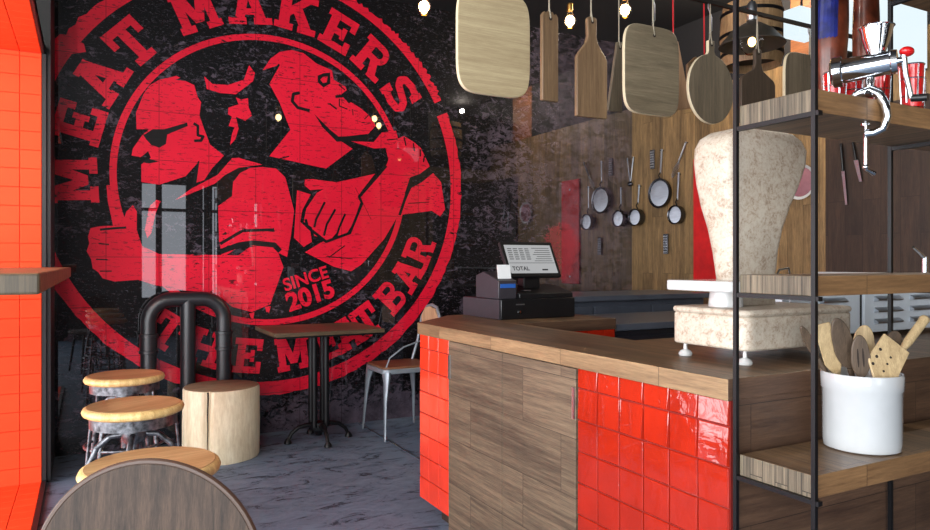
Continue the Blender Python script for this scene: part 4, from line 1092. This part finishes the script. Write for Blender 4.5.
MB().rings([f(.104,.016), f(.1,.0175), f(.001,.0175)]).build('centre', M['pink_plate'], wp)
# dark recess panels further along the timber wall
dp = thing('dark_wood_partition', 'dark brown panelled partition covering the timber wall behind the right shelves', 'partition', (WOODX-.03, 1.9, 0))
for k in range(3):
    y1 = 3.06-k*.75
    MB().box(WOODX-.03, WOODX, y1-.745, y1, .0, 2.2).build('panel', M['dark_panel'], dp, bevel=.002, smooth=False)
ls = thing('white_wall_ledge', 'slim white ledge along the foot of the dark partition', 'ledge', (4.36, 2.6, 1.12))
MB().box(4.30, WOODX-.03, 1.2, 3.05, 1.12, 1.135).build('board', M['white'], ls, smooth=False)
for y in (1.5, 2.2, 2.9): MB().box(4.34, WOODX-.03, y-.01, y+.01, 1.06, 1.12).build('bracket', M['black_metal'], ls, smooth=False)
def darktool(name, label, px0, py0, px1, py1, wb_):
    Ya, za = wallpt(px0, py0); Yb, zb_ = wallpt(px1, py1); x = WOODX-.045
    o = thing(name, label, 'kitchen tool', (x, Ya, zb_), group='knives hung on the dark partition')
    a_, b_ = Vector((x, Ya, za)), Vector((x, Yb, zb_)); m_ = a_+(b_-a_)*.45
    MB().tube([a_, m_], [.008, .008], 8).build('handle', M['plastic'], o)
    s_ = Vector((0, wb_, 0))
    MB().rings([[m_+s_*.5+Vector((.001,0,0)), m_-s_*.5+Vector((.001,0,0)), m_-s_*.5-Vector((.001,0,0)), m_+s_*.5-Vector((.001,0,0))],
                [b_+s_*.1+Vector((.001,0,0)), b_-s_*.5+Vector((.001,0,0)), b_-s_*.5-Vector((.001,0,0)), b_+s_*.1-Vector((.001,0,0))]]).build('blade', M['steel'], o)
    MB().cyl((WOODX-.02, a_.y, a_.z-.01), (x-.01, a_.y, a_.z-.01), .004).build('wall_hook', M['black_metal'], o)
darktool('kitchen_knife', 'left one of two steel knives hanging on the dark partition', 845, 144, 850, 205, .022)
darktool('kitchen_knife', 'right one of two steel knives hanging on the dark partition', 857, 143, 864, 182, .03)
fa = thing('steel_tap', 'curved steel lever tap poking up above the middle shelf at far right', 'tap', (3.10, 1.70, 1.145))
MB().cyl((3.10,1.7,1.145),(3.10,1.7,1.222),.013).build('base', M['chrome'], fa)
MB().tube([(3.10,1.7,1.215),(3.06,1.70,1.24),(3.015,1.70,1.262)], [.009,.008,.006], 10).build('lever', M['chrome'], fa)

# wooden rack on the timber wall beyond the right edge (seen mirrored in the mural)
wr = thing('wooden_wall_rack', 'tall open wooden rack on the timber wall seen mirrored in the mural', 'rack', (4.25, 1.7, 0))
for y in (1.3, 2.06): MB().box(4.06, 4.10, y-.02, y+.02, 0, 2.5).build('post', M['shelf_front'], wr, smooth=False)
for z in (.6, 1.0, 1.4, 1.8, 2.2): MB().box(4.06, 4.39, 1.28, 2.08, z, z+.03).build('shelf', M['shelf_front'], wr, smooth=False)

# ================================================================ LIGHT
w = bpy.data.worlds.new('World'); S.world = w; w.use_nodes = True
w.node_tree.nodes['Background'].inputs[0].default_value = (.80, .88, 1, 1); w.node_tree.nodes['Background'].inputs[1].default_value = 1.0
def area(name, loc, target, sx, sy, power, col=(1,1,1)):
    l = bpy.data.lights.new(name, 'AREA'); l.shape = 'RECTANGLE'; l.size = sx; l.size_y = sy; l.energy = power; l.color = col
    o = bpy.data.objects.new(name, l); COL.objects.link(o); o.location = loc
    o.rotation_euler = (Vector(target)-Vector(loc)).to_track_quat('-Z', 'Y').to_euler(); return o
area('daylight_front', (1.6, Y0-.4, 1.6), (1.6, 2, 1.5), 2.6, 2.4, 60, (.90, .96, 1))
area('daylight_front', (-1.4, Y0-.4, 1.6), (.6, 2.5, 1.4), 1.7, 2.8, 210, (.93, .97, 1))  # comes in through the added front-left opening
area('daylight_left', (X0-.35, .45, 1.5), (2, 1.6, 1.2), 4.9, 2.8, 400, (.93, .97, 1))
area('daylight_left', (X0-.35, 3.95, 1.4), (1, 3.9, 1.2), 1.9, 2.8, 110, (.93, .97, 1))  # shines through the opening added for the tile glints
def point(name, loc, power, col, r=.03):
    l = bpy.data.lights.new(name, 'POINT'); l.energy = power; l.color = col; l.shadow_soft_size = r
    o = bpy.data.objects.new(name, l); COL.objects.link(o); o.location = loc; return o

for n_, loc_, p_, c_ in (('ceiling_fill', (-.85, -.6, 3.05), 60, (1, .95, .88)), ('ceiling_fill', (-.75, 1.9, 3.1), 45, (1, .95, .88)),  # unseen ceiling wash added as point fills, clear of the mural's mirror view
        ('kitchen_fill', (3.9, 3.3, 3.1), 55, (1, .86, .68)), ('kitchen_fill', (4.15, 2.2, 3.1), 32, (1, .88, .72))):  # unseen warm fills added to brighten the timber wall side
    point(n_, loc_, p_, c_, .025)
area('niche_strip', (-.9, 2.5, 2.28), (-.9, 4.4, .9), .9, .12, 14, (1, .9, .8))
# ================================================================ CAMERA
cd = bpy.data.cameras.new('Camera'); cam = bpy.data.objects.new('Camera', cd); COL.objects.link(cam)
cam.location = (0, 0, H); cam.rotation_euler = (PI/2, 0, -YAW)
cd.sensor_width = 36; cd.lens = F/930*36; cd.shift_y = -3/930; cd.clip_start = .02
S.camera = cam
S.view_settings.view_transform = 'Standard'; S.view_settings.look = 'None'; S.view_settings.exposure = 0; S.view_settings.gamma = 1
